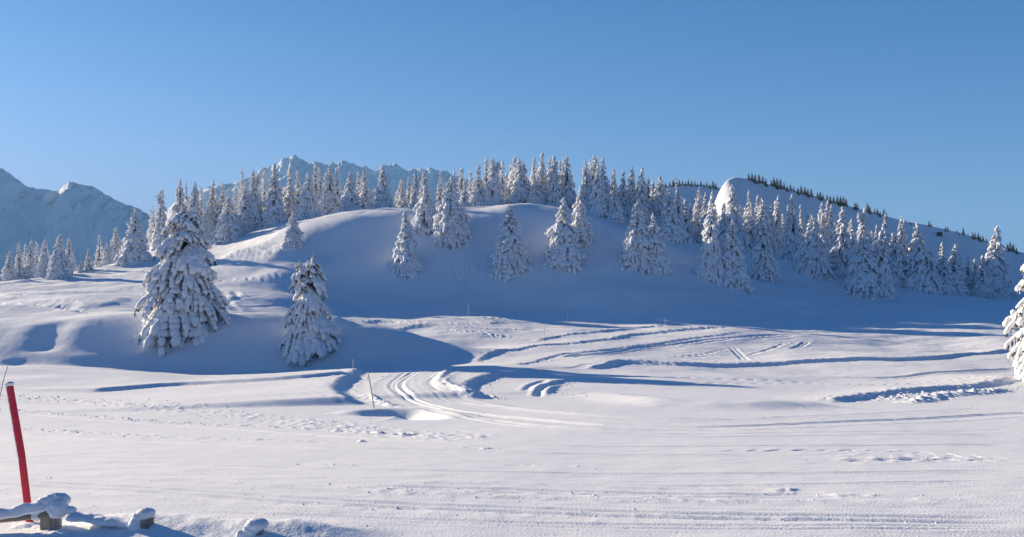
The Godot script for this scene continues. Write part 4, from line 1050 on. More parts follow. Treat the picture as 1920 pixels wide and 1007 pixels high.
# spec: seed, height, radius, whorls, boughs low, boughs high, steep, thick, cover, leaders, waist (crown shape), split (boughs as parts)
func make_tree(spec: Dictionary) -> Node3D:
	rng.seed = spec.seed
	coarse = not spec.has("split")
	var H: float = spec.h
	var R: float = spec.r
	var o := thing("snowy_spruce")
	var W := MB.new()
	var lean := Vector3(rng.randf_range(-0.02, 0.02), 0, rng.randf_range(-0.02, 0.02)) * H
	W.tube([Vector3(0, -0.5, 0), Vector3(0, H * 0.4, 0) + lean * 0.3, Vector3(0, H * 0.97, 0) + lean], [H * 0.022 + 0.03, H * 0.014, 0.015], 7, Color(0.055, 0.045, 0.038))
	build(W, "trunk", M.bark, o)
	var N := MB.new()
	var S := MB.new()
	var whorls: int = spec.whorls
	var tops: Array = spec.get("tops", [Vector3.ZERO])
	for e in tops.size():
		var off: Vector3 = tops[e]
		var y0: float = H * 0.035 if e == 0 else H * spec.get("fork", 0.6)
		var y1: float = H - (off.y if e > 0 else 0.0)
		var count: int = whorls if e == 0 else int(whorls * 0.45)
		for i in count:
			var f := float(i) / count
			var y := lerpf(y0, y1 * 0.965, 1.0 - pow(1.0 - f, 1.12))
			var t := (y - H * 0.035) / (y1 - H * 0.035)
			var shape: float = pow(1.0 - t, spec.get("waist", 0.85)) * 0.965 + 0.03
			if t < 0.1: shape *= 0.86 + t * 1.4
			var rr := R * shape * rng.randf_range(0.86, 1.1)
			if e > 0: rr = minf(rr, R * 0.3) * 0.85
			var boughs := int(round(lerpf(spec.low, spec.high, t)))
			var turn := rng.randf() * TAU
			for b in boughs:
				var az := turn + TAU * b / boughs + rng.randf_range(-0.22, 0.22)
				var near: bool = spec.has("split")
				if near and t < 0.85 and rng.randf() < 0.07: continue
				var l := rr * (rng.randf_range(0.74, 1.18) if near else rng.randf_range(0.74, 1.16))
				if rng.randf() < 0.04: l *= 1.2
				var slope := lerpf(-spec.steep, 0.35, pow(t, 1.3)) + rng.randf_range(-0.12, 0.12) * (2.2 if near else 1.0)
				var droop := lerpf(spec.steep * 0.75, 0.55, t) + rng.randf_range(-0.08, 0.08)
				var th: float = spec.thick * (0.14 + 0.15 * sqrt(l)) * (rng.randf_range(0.7, 1.35) if near else rng.randf_range(0.85, 1.15)) * lerpf(1.0, 0.68 if near else 0.5, t)
				var start := Vector3(0, y + rng.randf_range(-0.45, 0.45) * H / whorls - l * 0.05 + l * spec.steep * 0.55 * (1.0 - t), 0) + lean * pow(t, 1.5)
				if e > 0: start += Vector3(off.x, 0, off.z) * smoothstep(0.0, 0.35, f)
				elif tops.size() > 1: start -= Vector3(tops[1].x, 0, tops[1].z) * 0.55 * smoothstep(0.55, 0.85, t)
				var cover: float = spec.cover
				if spec.has("split"):
					var bn := MB.new()
					var bs := MB.new()
					bough(bn, bs, start, az, l, slope, droop, th, cover)
					if bs.v.size() > 0:
						var part := build(bn, "bough", M.needles, o)
						build(bs, "snow_pad", M.tree_snow, part)
				else:
					bough(N, S, start, az, l, slope, droop, th, cover)
		# the leader carries a stack of small lumps
		var head := Vector3(0, 0, 0) + lean
		if e > 0: head += Vector3(off.x, 0, off.z)
		elif tops.size() > 1: head -= Vector3(tops[1].x, 0, tops[1].z) * 0.55
		for k in 7:
			var y := y1 * lerpf(0.93, 1.0, k / 6.0)
			var bend: Vector3 = spec.get("bend", Vector3.ZERO) * smoothstep(0.93, 1.0, y / y1)
			var w: float = lerpf(0.15, 0.045, k / 6.0) * spec.thick * H * 0.1
			pad(S, Vector3(rng.randf_range(-0.05, 0.05), y, rng.randf_range(-0.05, 0.05)) + head + bend, Vector3(0.15, 1, 0.1).normalized(), w * 1.2, w, w)
			sprays(N, Vector3(0, y, 0) + head + bend, Vector3(0.9, 0.3, 0.2).normalized(), 0.12, 3, 0.2)
	if N.v.size() > 0 and not spec.has("split"):
		build(N, "crown", M.needles, o)
	elif N.v.size() > 0:
		build(N, "leader", M.needles, o)
	build(S, "snow_load", M.tree_snow, o)
	return o

func place_trees() -> void:
	var forms := {"a": [], "b": [], "c": []}
	for k in 5:
		var spec := {"seed": 21 + k, "h": 10.0, "r": 2.35, "whorls": 16 + k % 3, "low": 8.5 - 0.5 * (k % 3), "high": 4.0, "steep": 0.75 + 0.1 * k, "thick": 1.34 + 0.08 * (k % 3), "cover": 0.99 - 0.025 * k, "waist": [0.95, 0.8, 1.05, 0.86, 1.12][k]}
		if k == 3: spec.merge({"tops": [Vector3.ZERO, Vector3(0.5, 0.5, 0.2)], "fork": 0.72})
		if k == 1: spec.merge({"bend": Vector3(0.35, -0.1, 0.1)})
		forms.a.append([make_tree(spec), 10.0, 2.35])
	for k in 4:
		var spec := {"seed": 41 + k, "h": 10.0, "r": 1.75, "whorls": 18 - k, "low": 7.5 - 0.4 * k, "high": 4.0, "steep": 0.8 + 0.12 * k, "thick": 1.4, "cover": 0.98 - 0.03 * k, "waist": [1.0, 0.85, 1.1, 0.92][k]}
		if k == 2: spec.merge({"tops": [Vector3.ZERO, Vector3(0.4, 0.9, -0.1)], "fork": 0.75})
		forms.b.append([make_tree(spec), 10.0, 1.75])
	for k in 4:
		forms.c.append([make_tree({"seed": 61 + k, "h": 10.0, "r": 1.35, "whorls": 16 - k, "low": 6.0, "high": 3.6, "steep": 0.6 + 0.15 * k, "thick": 1.45, "cover": 0.92 - 0.06 * k, "waist": [1.0, 0.86, 1.1, 0.95][k]}), 10.0, 1.35])
	var count := {"a": 0, "b": 0, "c": 0}
	rng.seed = 77
	for e in TREES:
		var kind: String = e[0]
		var list: Array = forms[kind]
		var k: int = count[kind]
		count[kind] += 1
		var f: Array = list[(k * 2 + k / list.size()) % list.size()] if k >= list.size() else list[k]
		var o: Node3D = f[0]
		if o.has_meta("label"):
			o = o.duplicate()
			o.name = numbered("snowy_spruce")
			add_child(o)
		var at: Vector2 = e[1]
		o.position = Vector3(at.x, ground_y(at.x, at.y) - 0.12, at.y)
		o.rotation.y = rng.randf() * TAU
		var sy: float = e[2] / f[1]
		var sx: float = clampf(e[3] / f[2] * (1.3 if kind == "a" else 1.34), sy * 0.75, sy * 1.7)
		o.scale = Vector3(sx * rng.randf_range(0.92, 1.08), sy, sx * rng.randf_range(0.92, 1.08))
		o.rotation.x = rng.randf_range(-0.03, 0.03)
		o.rotation.z = rng.randf_range(-0.03, 0.03)
		tag(o, e[5], "spruce tree", e[4])

# ------------------------------------------------------------------ materials
func relief(freq: float, octaves: int, strength: float, seed_: int) -> Texture2D:
	var n := FastNoiseLite.new()
	n.seed = seed_
	n.frequency = freq
	n.fractal_octaves = octaves
	var im := n.get_seamless_image(512, 512)
	im.convert(Image.FORMAT_RGBA8)
	im.bump_map_to_normal_map(strength)
	im.generate_mipmaps()
	return ImageTexture.create_from_image(im)

func materials() -> void:
	var s := StandardMaterial3D.new()
	s.albedo_color = lin(0.85, 0.86, 0.88)
	s.roughness = 0.75
	s.metallic_specular = 0.3
	s.normal_enabled = true
	s.normal_texture = relief(0.09, 4, 3.0, 5)
	s.normal_scale = 0.35
	s.uv1_triplanar = true
	s.uv1_world_triplanar = true
	s.uv1_scale = Vector3.ONE * 0.35
	M.snow = s
	var t := StandardMaterial3D.new()
	t.vertex_color_use_as_albedo = true
	t.roughness = 0.85
	t.metallic_specular = 0.25
	M.tree_snow = t
	var n := StandardMaterial3D.new()
	n.vertex_color_use_as_albedo = true
	n.roughness = 0.8
	n.cull_mode = BaseMaterial3D.CULL_DISABLED
	M.needles = n
	var b := StandardMaterial3D.new()
	b.vertex_color_use_as_albedo = true
	b.roughness = 0.95
	M.bark = b
	var k := StandardMaterial3D.new()
	k.vertex_color_use_as_albedo = true
	k.roughness = 0.9
	M.painted = k

func noises() -> void:
	roll.seed = 3
	roll.frequency = 0.035
	roll.fractal_octaves = 3
	fine.seed = 9
	fine.frequency = 0.5
	fine.fractal_octaves = 3
	crumb.seed = 14
	crumb.frequency = 1.6
	crumb.fractal_octaves = 3

# A clear winter sky: deep blue overhead, paler towards the horizon and towards the low sun.
func clear_sky(sun: Vector3) -> ImageTexture:
	var w := 512
	var h := 256
	var im := Image.create(w, h, false, Image.FORMAT_RGBF)
	for j in h:
		var el := PI * (0.5 - (j + 0.5) / h)
		var e := rad_to_deg(maxf(el, 0.0))
		for i in w:
			var th := TAU * (i + 0.5) / w
			var d := Vector3(sin(th) * cos(el), sin(el), -cos(th) * cos(el))
			var g := rad_to_deg(acos(clampf(d.dot(sun), -1.0, 1.0)))
			var f := exp(-g / 32.0)
			var c := Color(
				(0.004 + 0.094 * exp(-e / 7.0)) * (1.0 + 21.0 * f),
				(0.042 + 0.31 * exp(-e / 12.5)) * (1.0 + 4.5 * f),
				(0.155 + 0.53 * exp(-e / 19.0)) * (1.0 + 2.6 * f))
			im.set_pixel(i, j, Color(c.r / EXPOSURE, c.g / EXPOSURE, c.b / EXPOSURE))
	return ImageTexture.create_from_image(im)

# ------------------------------------------------------------------ mountains and far ridges
# Crest points run from left to right; the near face falls towards the valley.
func make_ridge(called: String, label: String, crest: Array, near_slope: float, near_length: float, amp: float, scale_: float, jag: float, rock: float, rows: int, cols_per: int, seed_: int) -> PackedVector3Array:
	var ns := FastNoiseLite.new()
	ns.seed = seed_
	ns.frequency = 1.0 / scale_
	ns.fractal_octaves = 5
	ns.fractal_type = FastNoiseLite.FRACTAL_RIDGED
	var nf := FastNoiseLite.new()
	nf.seed = seed_ + 1
	nf.frequency = 3.0 / scale_
	nf.fractal_octaves = 4
	var line := PackedVector3Array()
	for k in crest.size() - 1:
		var a: Vector3 = crest[maxi(k - 1, 0)]
		var b: Vector3 = crest[k]
		var c: Vector3 = crest[k + 1]
		var d: Vector3 = crest[mini(k + 2, crest.size() - 1)]
		for q in cols_per:
			var t := float(q) / cols_per
			line.append(b.cubic_interpolate(c, a, d, t))
	line.append(crest[crest.size() - 1])
	for k in line.size():
		line[k].y += nf.get_noise_2d(line[k].x * 1.5, 7.0) * jag
	var nc := line.size()
	var back := 6
	var nr := rows + back
	var v := PackedVector3Array()
	var col := PackedColorArray()
	for r in nr:
		var u := (r - back) / float(rows - 1)
		for k in nc:
			var p := line[k]
			var out := Vector3(-p.x, 0, -p.z).normalized()
			out = (out + Vector3(0, 0, 0.6)).normalized()
			var dist := signf(u) * pow(absf(u), 1.35) * near_length
			if u < 0.0: dist = u * near_length * 2.0
			var q := p + out * dist
			var fall := absf(dist) * near_slope * (1.12 - 0.22 * clampf(absf(u), 0.0, 1.0)) if u >= 0.0 else -dist * 0.5
			var w := smoothstep(0.0, 0.25, absf(u))
			q.y = p.y - fall + amp * w * (ns.get_noise_2d(q.x, q.z * 0.55) - 0.3) + amp * 0.12 * w * nf.get_noise_2d(q.x, q.z)
			v.append(q)
			var m := nf.get_noise_2d(q.x * 3.2, q.z * 2.0 + q.y * 5.0) + 0.5 * ns.get_noise_2d(q.x * 3.5, q.y * 3.0) - 0.15 - absf(u) * 1.1
			var s := smoothstep(0.0, 0.09, m + rock)
			col.append(Color(0.8, 0.81, 0.83).lerp(Color(0.10, 0.104, 0.112), s * 0.5))
	var nrm := PackedVector3Array()
	nrm.resize(v.size())
	for r in nr:
		for k in nc:
			var e := v[r * nc + mini(k + 1, nc - 1)] - v[r * nc + maxi(k - 1, 0)]
			var f := v[mini(r + 1, nr - 1) * nc + k] - v[maxi(r - 1, 0) * nc + k]
			var m := f.cross(e).normalized()
			nrm[r * nc + k] = m if m.y > 0.0 else -m
	var mb := MB.new()
	mb.v = v
	mb.n = nrm
	mb.c = col
	for r in nr - 1:
		for k in nc - 1:
			var b := r * nc + k
			mb.i.append(b); mb.i.append(b + 1); mb.i.append(b + nc)
			mb.i.append(b + 1); mb.i.append(b + nc + 1); mb.i.append(b + nc)
	var o := build(mb, called, M.tree_snow)
	tag(o, label, "", "", "structure")
	return line

var far_crest := PackedVector3Array()
var back_crest := PackedVector3Array()

func make_mountains() -> void:
	make_ridge("left_mountain", "shaded snowy mountain with rock bands at the left", [
		Vector3(-3891.5, 492.9, -5200.0),
		Vector3(-3412.1, 600.0, -5200.0),
		Vector3(-2987.0, 566.4, -5100.0),
		Vector3(-2711.5, 539.1, -5000.0),
		Vector3(-2603.0, 509.3, -5000.0),
		Vector3(-2554.2, 490.3, -5000.0),
		Vector3(-2472.9, 427.9, -5000.0),
		Vector3(-2386.1, 406.3, -5000.0),
		Vector3(-2342.7, 395.4, -5000.0),
		Vector3(-2310.2, 403.5, -5000.0),
		Vector3(-2228.0, 434.4, -4950.0),
		Vector3(-2142.1, 426.4, -4950.0),
		Vector3(-2080.4, 394.2, -4950.0),
		Vector3(-1987.6, 355.7, -4900.0),
		Vector3(-1905.3, 318.5, -4900.0),
		Vector3(-1854.8, 299.9, -4900.0),
		Vector3(-1828.2, 278.6, -4900.0),
		Vector3(-1753.8, 236.1, -4900.0),
		Vector3(-1620.9, 159.1, -4900.0),
		Vector3(-1434.9, 66.0, -4900.0),
	], 0.62, 900.0, 70.0, 420.0, 14.0, -0.05, 110, 32, 5)
	make_ridge("middle_mountain", "snowy mountain with a pointed summit behind the left trees", [
		Vector3(-2362.3, 374.0, -6600.0),
		Vector3(-2044.5, 523.5, -6500.0),
		Vector3(-1868.2, 562.3, -6500.0),
		Vector3(-1699.0, 632.8, -6500.0),
		Vector3(-1603.9, 685.7, -6500.0),
		Vector3(-1522.8, 724.5, -6500.0),
		Vector3(-1452.3, 749.1, -6500.0),
		Vector3(-1381.8, 720.9, -6500.0),
		Vector3(-1304.2, 703.3, -6500.0),
		Vector3(-1170.3, 699.8, -6500.0),
		Vector3(-1110.4, 713.9, -6500.0),
		Vector3(-1050.4, 689.2, -6500.0),
		Vector3(-916.5, 661.0, -6500.0),
		Vector3(-838.9, 678.6, -6500.0),
		Vector3(-793.1, 689.2, -6500.0),
		Vector3(-705.0, 664.5, -6500.0),
		Vector3(-592.2, 657.5, -6500.0),
		Vector3(-458.2, 646.9, -6500.0),
		Vector3(-317.2, 601.1, -6500.0),
		Vector3(-105.7, 523.5, -6500.0),
		Vector3(176.2, 421.3, -6500.0),
	], 0.62, 800.0, 90.0, 380.0, 26.0, -0.08, 100, 32, 17)
	back_crest = make_ridge("back_ridge", "low wooded snow ridge behind the sunlit dome", [
		Vector3(99.8, 85.6, -1150.0),
		Vector3(137.2, 94.3, -1150.0),
		Vector3(168.4, 100.0, -1150.0),
		Vector3(184.0, 101.8, -1150.0),
		Vector3(205.8, 102.4, -1150.0),
		Vector3(230.7, 100.0, -1150.0),
		Vector3(274.4, 91.8, -1150.0),
		Vector3(311.8, 80.6, -1150.0),
	], 0.5, 150.0, 3.0, 60.0, 0.8, -2.0, 30, 10, 23)
	far_crest = make_ridge("dome_ridge", "long snowy ridge with a sunlit dome falling to the right", [
		Vector3(110.1, 5.0, -752.0),
		Vector3(137.0, 24.6, -752.0),
		Vector3(150.5, 44.5, -750.0),
		Vector3(157.0, 59.9, -750.0),
		Vector3(162.5, 68.7, -753.0),
		Vector3(169.5, 73.2, -757.0),
		Vector3(178.0, 73.5, -760.0),
		Vector3(190.8, 71.4, -765.0),
		Vector3(210.1, 68.1, -775.0),
		Vector3(229.9, 64.3, -785.0),
		Vector3(252.2, 59.9, -795.0),
		Vector3(275.0, 54.9, -805.0),
		Vector3(300.5, 49.8, -815.0),
		Vector3(326.6, 44.1, -825.0),
		Vector3(353.2, 40.1, -835.0),
		Vector3(380.3, 35.4, -845.0),
		Vector3(408.0, 28.9, -855.0),
		Vector3(429.1, 22.5, -860.0),
		Vector3(443.1, 18.3, -860.0),
		Vector3(475.7, 13.6, -860.0),
		Vector3(522.3, 5.2, -860.0),
	], 0.58, 190.0, 2.4, 55.0, 0.4, -2.0, 60, 12, 31)

func special_trees() -> void:
	var o := make_tree({"seed": 301, "h": 10.58, "r": 4.04 * 1.2, "whorls": 16, "low": 6.6, "high": 4.0, "steep": 0.55, "thick": 1.12, "cover": 0.97, "waist": 0.64, "split": true, "tops": [Vector3.ZERO, Vector3(0.5, 0.3, 0.2)], "fork": 0.8})
	o.position = Vector3(-29.47, 0, -88.64)
	o.position.y = ground_y(o.position.x, o.position.z) - 0.15
	tag(o, "largest near spruce, very broad, loaded with hand-like snow pads, on the left mound", "spruce tree", "near spruces standing alone")
	o = make_tree({"seed": 322, "h": 8.11, "r": 2.70 * 1.06, "whorls": 15, "low": 6.2, "high": 4.0, "steep": 0.65, "thick": 1.08, "cover": 0.96, "waist": 0.7, "split": true, "tops": [Vector3.ZERO, Vector3(-0.75, 0.55, 0.1)], "fork": 0.62})
	o.position = Vector3(-17.56, 0, -84.53)
	o.position.y = ground_y(o.position.x, o.position.z) - 0.15
	tag(o, "near spruce with two separate tops at the foot of the mound", "spruce tree", "near spruces standing alone")
	o = make_tree({"seed": 345, "h": 14.5, "r": 4.4, "whorls": 19, "low": 8.5, "high": 5.0, "steep": 0.5, "thick": 0.95, "cover": 1.0, "waist": 0.5, "split": true})
	o.position = Vector3(38.43, 0, -68.00)
	o.position.y = ground_y(o.position.x, o.position.z) - 0.15
	tag(o, "brilliantly sunlit spruce cut off by the right edge, only its snowy bough tips showing", "spruce tree", "near spruces standing alone")

func ridge_trees() -> void:
	var o := thing("ridge_spruce")
	rng.seed = 401
	var stem := MB.new()
	stem.tube([Vector3(0, -1, 0), Vector3(0, 9.5, 0)], [0.25, 0.04], 6, Color(0.05, 0.042, 0.035))
	build(stem, "trunk", M.bark, o)
	var green := MB.new()
	for k in 420:
		var t := pow(rng.randf(), 1.5)
		var az := rng.randf() * TAU
		var d := Vector3(cos(az), rng.randf_range(-0.75, -0.1), sin(az)).normalized()
		var w := 2.1 * pow(1.0 - t, 0.85) * rng.randf_range(0.75, 1.1) + 0.12
		var p := Vector3(0, 0.4 + 9.5 * t, 0)
		var x := d.cross(Vector3.UP).normalized() * (0.22 + 0.25 * (1.0 - t))
		var tip := p + d * w
		green.quad(p.lerp(tip, 0.2) - x * 0.4, p.lerp(tip, 0.7) - x, tip, p.lerp(tip, 0.7) + x, Color(0.025, 0.034, 0.026) * rng.randf_range(0.7, 1.5) if rng.randf() < 0.5 else Color(0.5, 0.51, 0.53))
	build(green, "crown", M.needles, o)
	var first := true
	var list := [
		["far", -0.24078, 5.6, 0.0, "small pale frosted spruce on the dome ridge skyline, first from the left"],
		["far", -0.24403, 6.6, 0.0, "small pale frosted spruce on the dome ridge skyline, second from the left"],
		["far", -0.24729, 7.0, 3.0, "small pale frosted spruce on the dome ridge skyline, third from the left"],
		["far", -0.25108, 6.6, 0.0, "small pale frosted spruce on the dome ridge skyline, fourth from the left"],
		["far", -0.25488, 6.1, 0.0, "small pale frosted spruce on the dome ridge skyline, fifth from the left"],
		["far", -0.25813, 5.6, 3.0, "small pale frosted spruce on the dome ridge skyline, sixth from the left"],
		["far", -0.26356, 5.2, 0.0, "small dark spruce on the dome ridge skyline, seventh from the left"],
		["far", -0.26627, 6.6, 0.0, "small dark spruce on the dome ridge skyline, eighth from the left"],
		["far", -0.26952, 8.9, 3.0, "small dark spruce on the dome ridge skyline, ninth from the left"],
		["far", -0.27278, 7.5, 0.0, "small dark spruce on the dome ridge skyline, tenth from the left"],
		["far", -0.27657, 5.6, 0.0, "small dark spruce on the dome ridge skyline, eleventh from the left"],
		["far", -0.27983, 4.7, 3.0, "small dark spruce on the dome ridge skyline, twelfth from the left"],
		["far", -0.28308, 6.1, 0.0, "small dark spruce on the dome ridge skyline, thirteenth from the left"],
		["far", -0.28633, 5.2, 0.0, "small dark spruce on the dome ridge skyline, fourteenth from the left"],
		["far", -0.29067, 6.1, 3.0, "small dark spruce on the dome ridge skyline, fifteenth from the left"],
		["far", -0.29393, 7.5, 0.0, "small dark spruce on the dome ridge skyline, sixteenth from the left"],
		["far", -0.29772, 6.6, 0.0, "small dark spruce on the dome ridge skyline, seventeenth from the left"],
		["far", -0.30098, 7.0, 3.0, "small dark spruce on the dome ridge skyline, eighteenth from the left"],
		["far", -0.30423, 6.6, 0.0, "small dark spruce on the dome ridge skyline, nineteenth from the left"],
		["far", -0.31074, 4.7, 0.0, "small dark spruce on the dome ridge skyline, twentieth from the left"],
		["far", -0.31345, 6.6, 3.0, "small dark spruce on the dome ridge skyline, twenty-first from the left"],
		["far", -0.31616, 4.7, 0.0, "small dark spruce on the dome ridge skyline, twenty-second from the left"],
		["far", -0.32050, 5.6, 0.0, "small dark spruce on the dome ridge skyline, twenty-third from the left"],
		["far", -0.32375, 6.1, 3.0, "small dark spruce on the dome ridge skyline, twenty-fourth from the left"],
		["far", -0.32701, 6.1, 0.0, "small dark spruce on the dome ridge skyline, twenty-fifth from the left"],
		["far", -0.33080, 6.6, 0.0, "small dark spruce on the dome ridge skyline, twenty-sixth from the left"],
		["far", -0.33406, 8.0, 3.0, "small dark spruce on the dome ridge skyline, twenty-seventh from the left"],
		["far", -0.33677, 8.4, 0.0, "small dark spruce on the dome ridge skyline, twenty-eighth from the left"],
		["far", -0.33948, 6.6, 0.0, "small dark spruce on the dome ridge skyline, twenty-ninth from the left"],
		["far", -0.34870, 7.0, 3.0, "small dark spruce on the dome ridge skyline, thirtieth from the left"],
		["far", -0.35087, 5.6, 0.0, "small dark spruce on the dome ridge skyline, thirty-first from the left"],
		["far", -0.36171, 7.5, 0.0, "small dark spruce on the dome ridge skyline, thirty-second from the left"],
		["far", -0.36388, 6.6, 3.0, "small dark spruce on the dome ridge skyline, thirty-third from the left"],
		["far", -0.36876, 4.2, 0.0, "small dark spruce on the dome ridge skyline, thirty-fourth from the left"],
		["far", -0.37148, 5.2, 0.0, "small dark spruce on the dome ridge skyline, thirty-fifth from the left"],
		["far", -0.37419, 4.2, 3.0, "small dark spruce on the dome ridge skyline, thirty-sixth from the left"],
		["far", -0.37798, 6.1, 0.0, "small dark spruce on the dome ridge skyline, thirty-seventh from the left"],
		["far", -0.38015, 4.7, 0.0, "small dark spruce on the dome ridge skyline, thirty-eighth from the left"],
		["far", -0.40564, 2.3, 3.0, "small dark spruce on the dome ridge skyline, thirty-ninth from the left"],
		["far", -0.42408, 4.7, 0.0, "small dark spruce on the dome ridge skyline, fortieth from the left"],
		["far", -0.42625, 3.3, 0.0, "small dark spruce on the dome ridge skyline, forty-first from the left"],
		["far", -0.44089, 5.2, 3.0, "small dark spruce on the dome ridge skyline, forty-second from the left"],
		["far", -0.44306, 3.7, 0.0, "small dark spruce on the dome ridge skyline, forty-third from the left"],
		["far", -0.45228, 2.8, 0.0, "small dark spruce on the dome ridge skyline, forty-fourth from the left"],
		["far", -0.45445, 3.3, 3.0, "small dark spruce on the dome ridge skyline, forty-fifth from the left"],
		["far", -0.45879, 6.1, 0.0, "small dark spruce on the dome ridge skyline, forty-sixth from the left"],
		["far", -0.46367, 2.8, 0.0, "small dark spruce on the dome ridge skyline, forty-seventh from the left"],
		["far", -0.46855, 7.0, 3.0, "small dark spruce on the dome ridge skyline, forty-eighth from the left"],
		["far", -0.47072, 6.1, 0.0, "small dark spruce on the dome ridge skyline, forty-ninth from the left"],
		["far", -0.47397, 6.1, 0.0, "small dark spruce on the dome ridge skyline, fiftieth from the left"],
		["far", -0.47614, 5.6, 3.0, "small dark spruce on the dome ridge skyline, fifty-first from the left"],
		["far", -0.47885, 5.2, 0.0, "small dark spruce on the dome ridge skyline, fifty-second from the left"],
		["far", -0.48265, 3.7, 0.0, "small dark spruce on the dome ridge skyline, fifty-third from the left"],
		["far", -0.50380, 6.6, 3.0, "small dark spruce on the dome ridge skyline, fifty-fourth from the left"],
		["far", -0.50651, 8.0, 0.0, "small dark spruce on the dome ridge skyline, fifty-fifth from the left"],
		["far", -0.50976, 7.5, 0.0, "small dark spruce on the dome ridge skyline, fifty-sixth from the left"],
		["far", -0.51302, 5.6, 3.0, "small dark spruce on the dome ridge skyline, fifty-seventh from the left"],
		["back", -0.13774, 6.9, 0.0, "tiny spruce on the wooded back ridge behind the stands, first from the left"],
		["back", -0.14425, 6.2, 4.0, "tiny spruce on the wooded back ridge behind the stands, second from the left"],
		["back", -0.15076, 5.6, 0.0, "tiny spruce on the wooded back ridge behind the stands, third from the left"],
		["back", -0.15618, 5.6, 4.0, "tiny spruce on the wooded back ridge behind the stands, fourth from the left"],
		["back", -0.15998, 5.0, 0.0, "tiny spruce on the wooded back ridge behind the stands, fifth from the left"],
		["back", -0.16377, 7.5, 4.0, "tiny spruce on the wooded back ridge behind the stands, sixth from the left"],
		["back", -0.16649, 7.5, 0.0, "tiny spruce on the wooded back ridge behind the stands, seventh from the left"],
		["back", -0.17028, 6.9, 4.0, "tiny spruce on the wooded back ridge behind the stands, eighth from the left"],
		["back", -0.17354, 5.0, 0.0, "tiny spruce on the wooded back ridge behind the stands, ninth from the left"],
		["back", -0.17679, 6.2, 4.0, "tiny spruce on the wooded back ridge behind the stands, tenth from the left"],
		["back", -0.17950, 6.2, 0.0, "tiny spruce on the wooded back ridge behind the stands, eleventh from the left"],
		["back", -0.18275, 7.5, 4.0, "tiny spruce on the wooded back ridge behind the stands, twelfth from the left"],
		["back", -0.18601, 5.6, 0.0, "tiny spruce on the wooded back ridge behind the stands, thirteenth from the left"],
		["back", -0.18872, 5.6, 4.0, "tiny spruce on the wooded back ridge behind the stands, fourteenth from the left"],
		["back", -0.19197, 6.9, 0.0, "tiny spruce on the wooded back ridge behind the stands, fifteenth from the left"],
		["back", -0.19523, 5.0, 4.0, "tiny spruce on the wooded back ridge behind the stands, sixteenth from the left"],
		["back", -0.19794, 5.0, 0.0, "tiny spruce on the wooded back ridge behind the stands, seventeenth from the left"],
		["back", -0.20119, 6.2, 4.0, "tiny spruce on the wooded back ridge behind the stands, eighteenth from the left"],
		["back", -0.20445, 7.5, 0.0, "tiny spruce on the wooded back ridge behind the stands, nineteenth from the left"],
		["back", -0.20716, 7.5, 4.0, "tiny spruce on the wooded back ridge behind the stands, twentieth from the left"],
	]
	rng.seed = 5
	for e in list:
		var line := far_crest if e[0] == "far" else back_crest
		var at := line[0]
		for p in line:
			if absf(p.x / p.z - e[1]) < absf(at.x / at.z - e[1]): at = p
		if not first:
			o = o.duplicate()
			o.name = numbered("ridge_spruce")
			add_child(o)
		first = false
		var toward := Vector3(-at.x, 0, -at.z).normalized()
		o.position = Vector3(e[1] * at.z, at.y - 0.8, at.z) + toward * e[3]
		o.position.y -= e[3] * 0.5
		var s: float = e[2] / 10.0
		o.scale = Vector3(s * 1.8, s * 1.05, s * 1.8) * rng.randf_range(0.9, 1.1)
		o.rotation.y = rng.randf() * TAU
		tag(o, e[4], "spruce tree", "small dark spruces along the far ridges")

# ------------------------------------------------------------------ poles, fence, crumbs
# A rounded heap of snow with an uneven surface.
func heap(mb: MB, at: Vector3, size: Vector3, turn: float, seed_: int, rough := 0.18) -> void:
	var n := FastNoiseLite.new()
	n.seed = seed_
	n.frequency = 0.8
	n.fractal_octaves = 3
	var b := Basis(Vector3.UP, turn)
	var nu := 28
	var nv := 16
	var s := mb.v.size()
	var pts := PackedVector3Array()
	for j in nv + 1:
		var ph := PI * j / nv
		for i in nu:
			var th := TAU * i / nu
			var d := Vector3(sin(ph) * cos(th), cos(ph), sin(ph) * sin(th))
			pts.append(at + b * (d * (1.0 + rough * n.get_noise_3d(d.x * 1.6, d.y * 1.6, d.z * 1.6) * 1.6) * size))
	for j in nv + 1:
		for i in nu:
			var e := pts[j * nu + (i + 1) % nu] - pts[j * nu + (i + nu - 1) % nu]
			var f := pts[mini(j + 1, nv) * nu + i] - pts[maxi(j - 1, 0) * nu + i]
			var m := e.cross(f).normalized()
			if j == 0: m = Vector3.UP
			if j == nv: m = Vector3.DOWN
			if m.dot(pts[j * nu + i] - at) < 0.0: m = -m
			mb.v.append(pts[j * nu + i]); mb.n.append(m); mb.c.append(Color(0.84, 0.85, 0.87))
	for j in nv:
		for i in nu:
			var a := s + j * nu + i
			var c := s + j * nu + (i + 1) % nu
			for k in [a, c, a + nu, c, c + nu, a + nu]: mb.i.append(k)

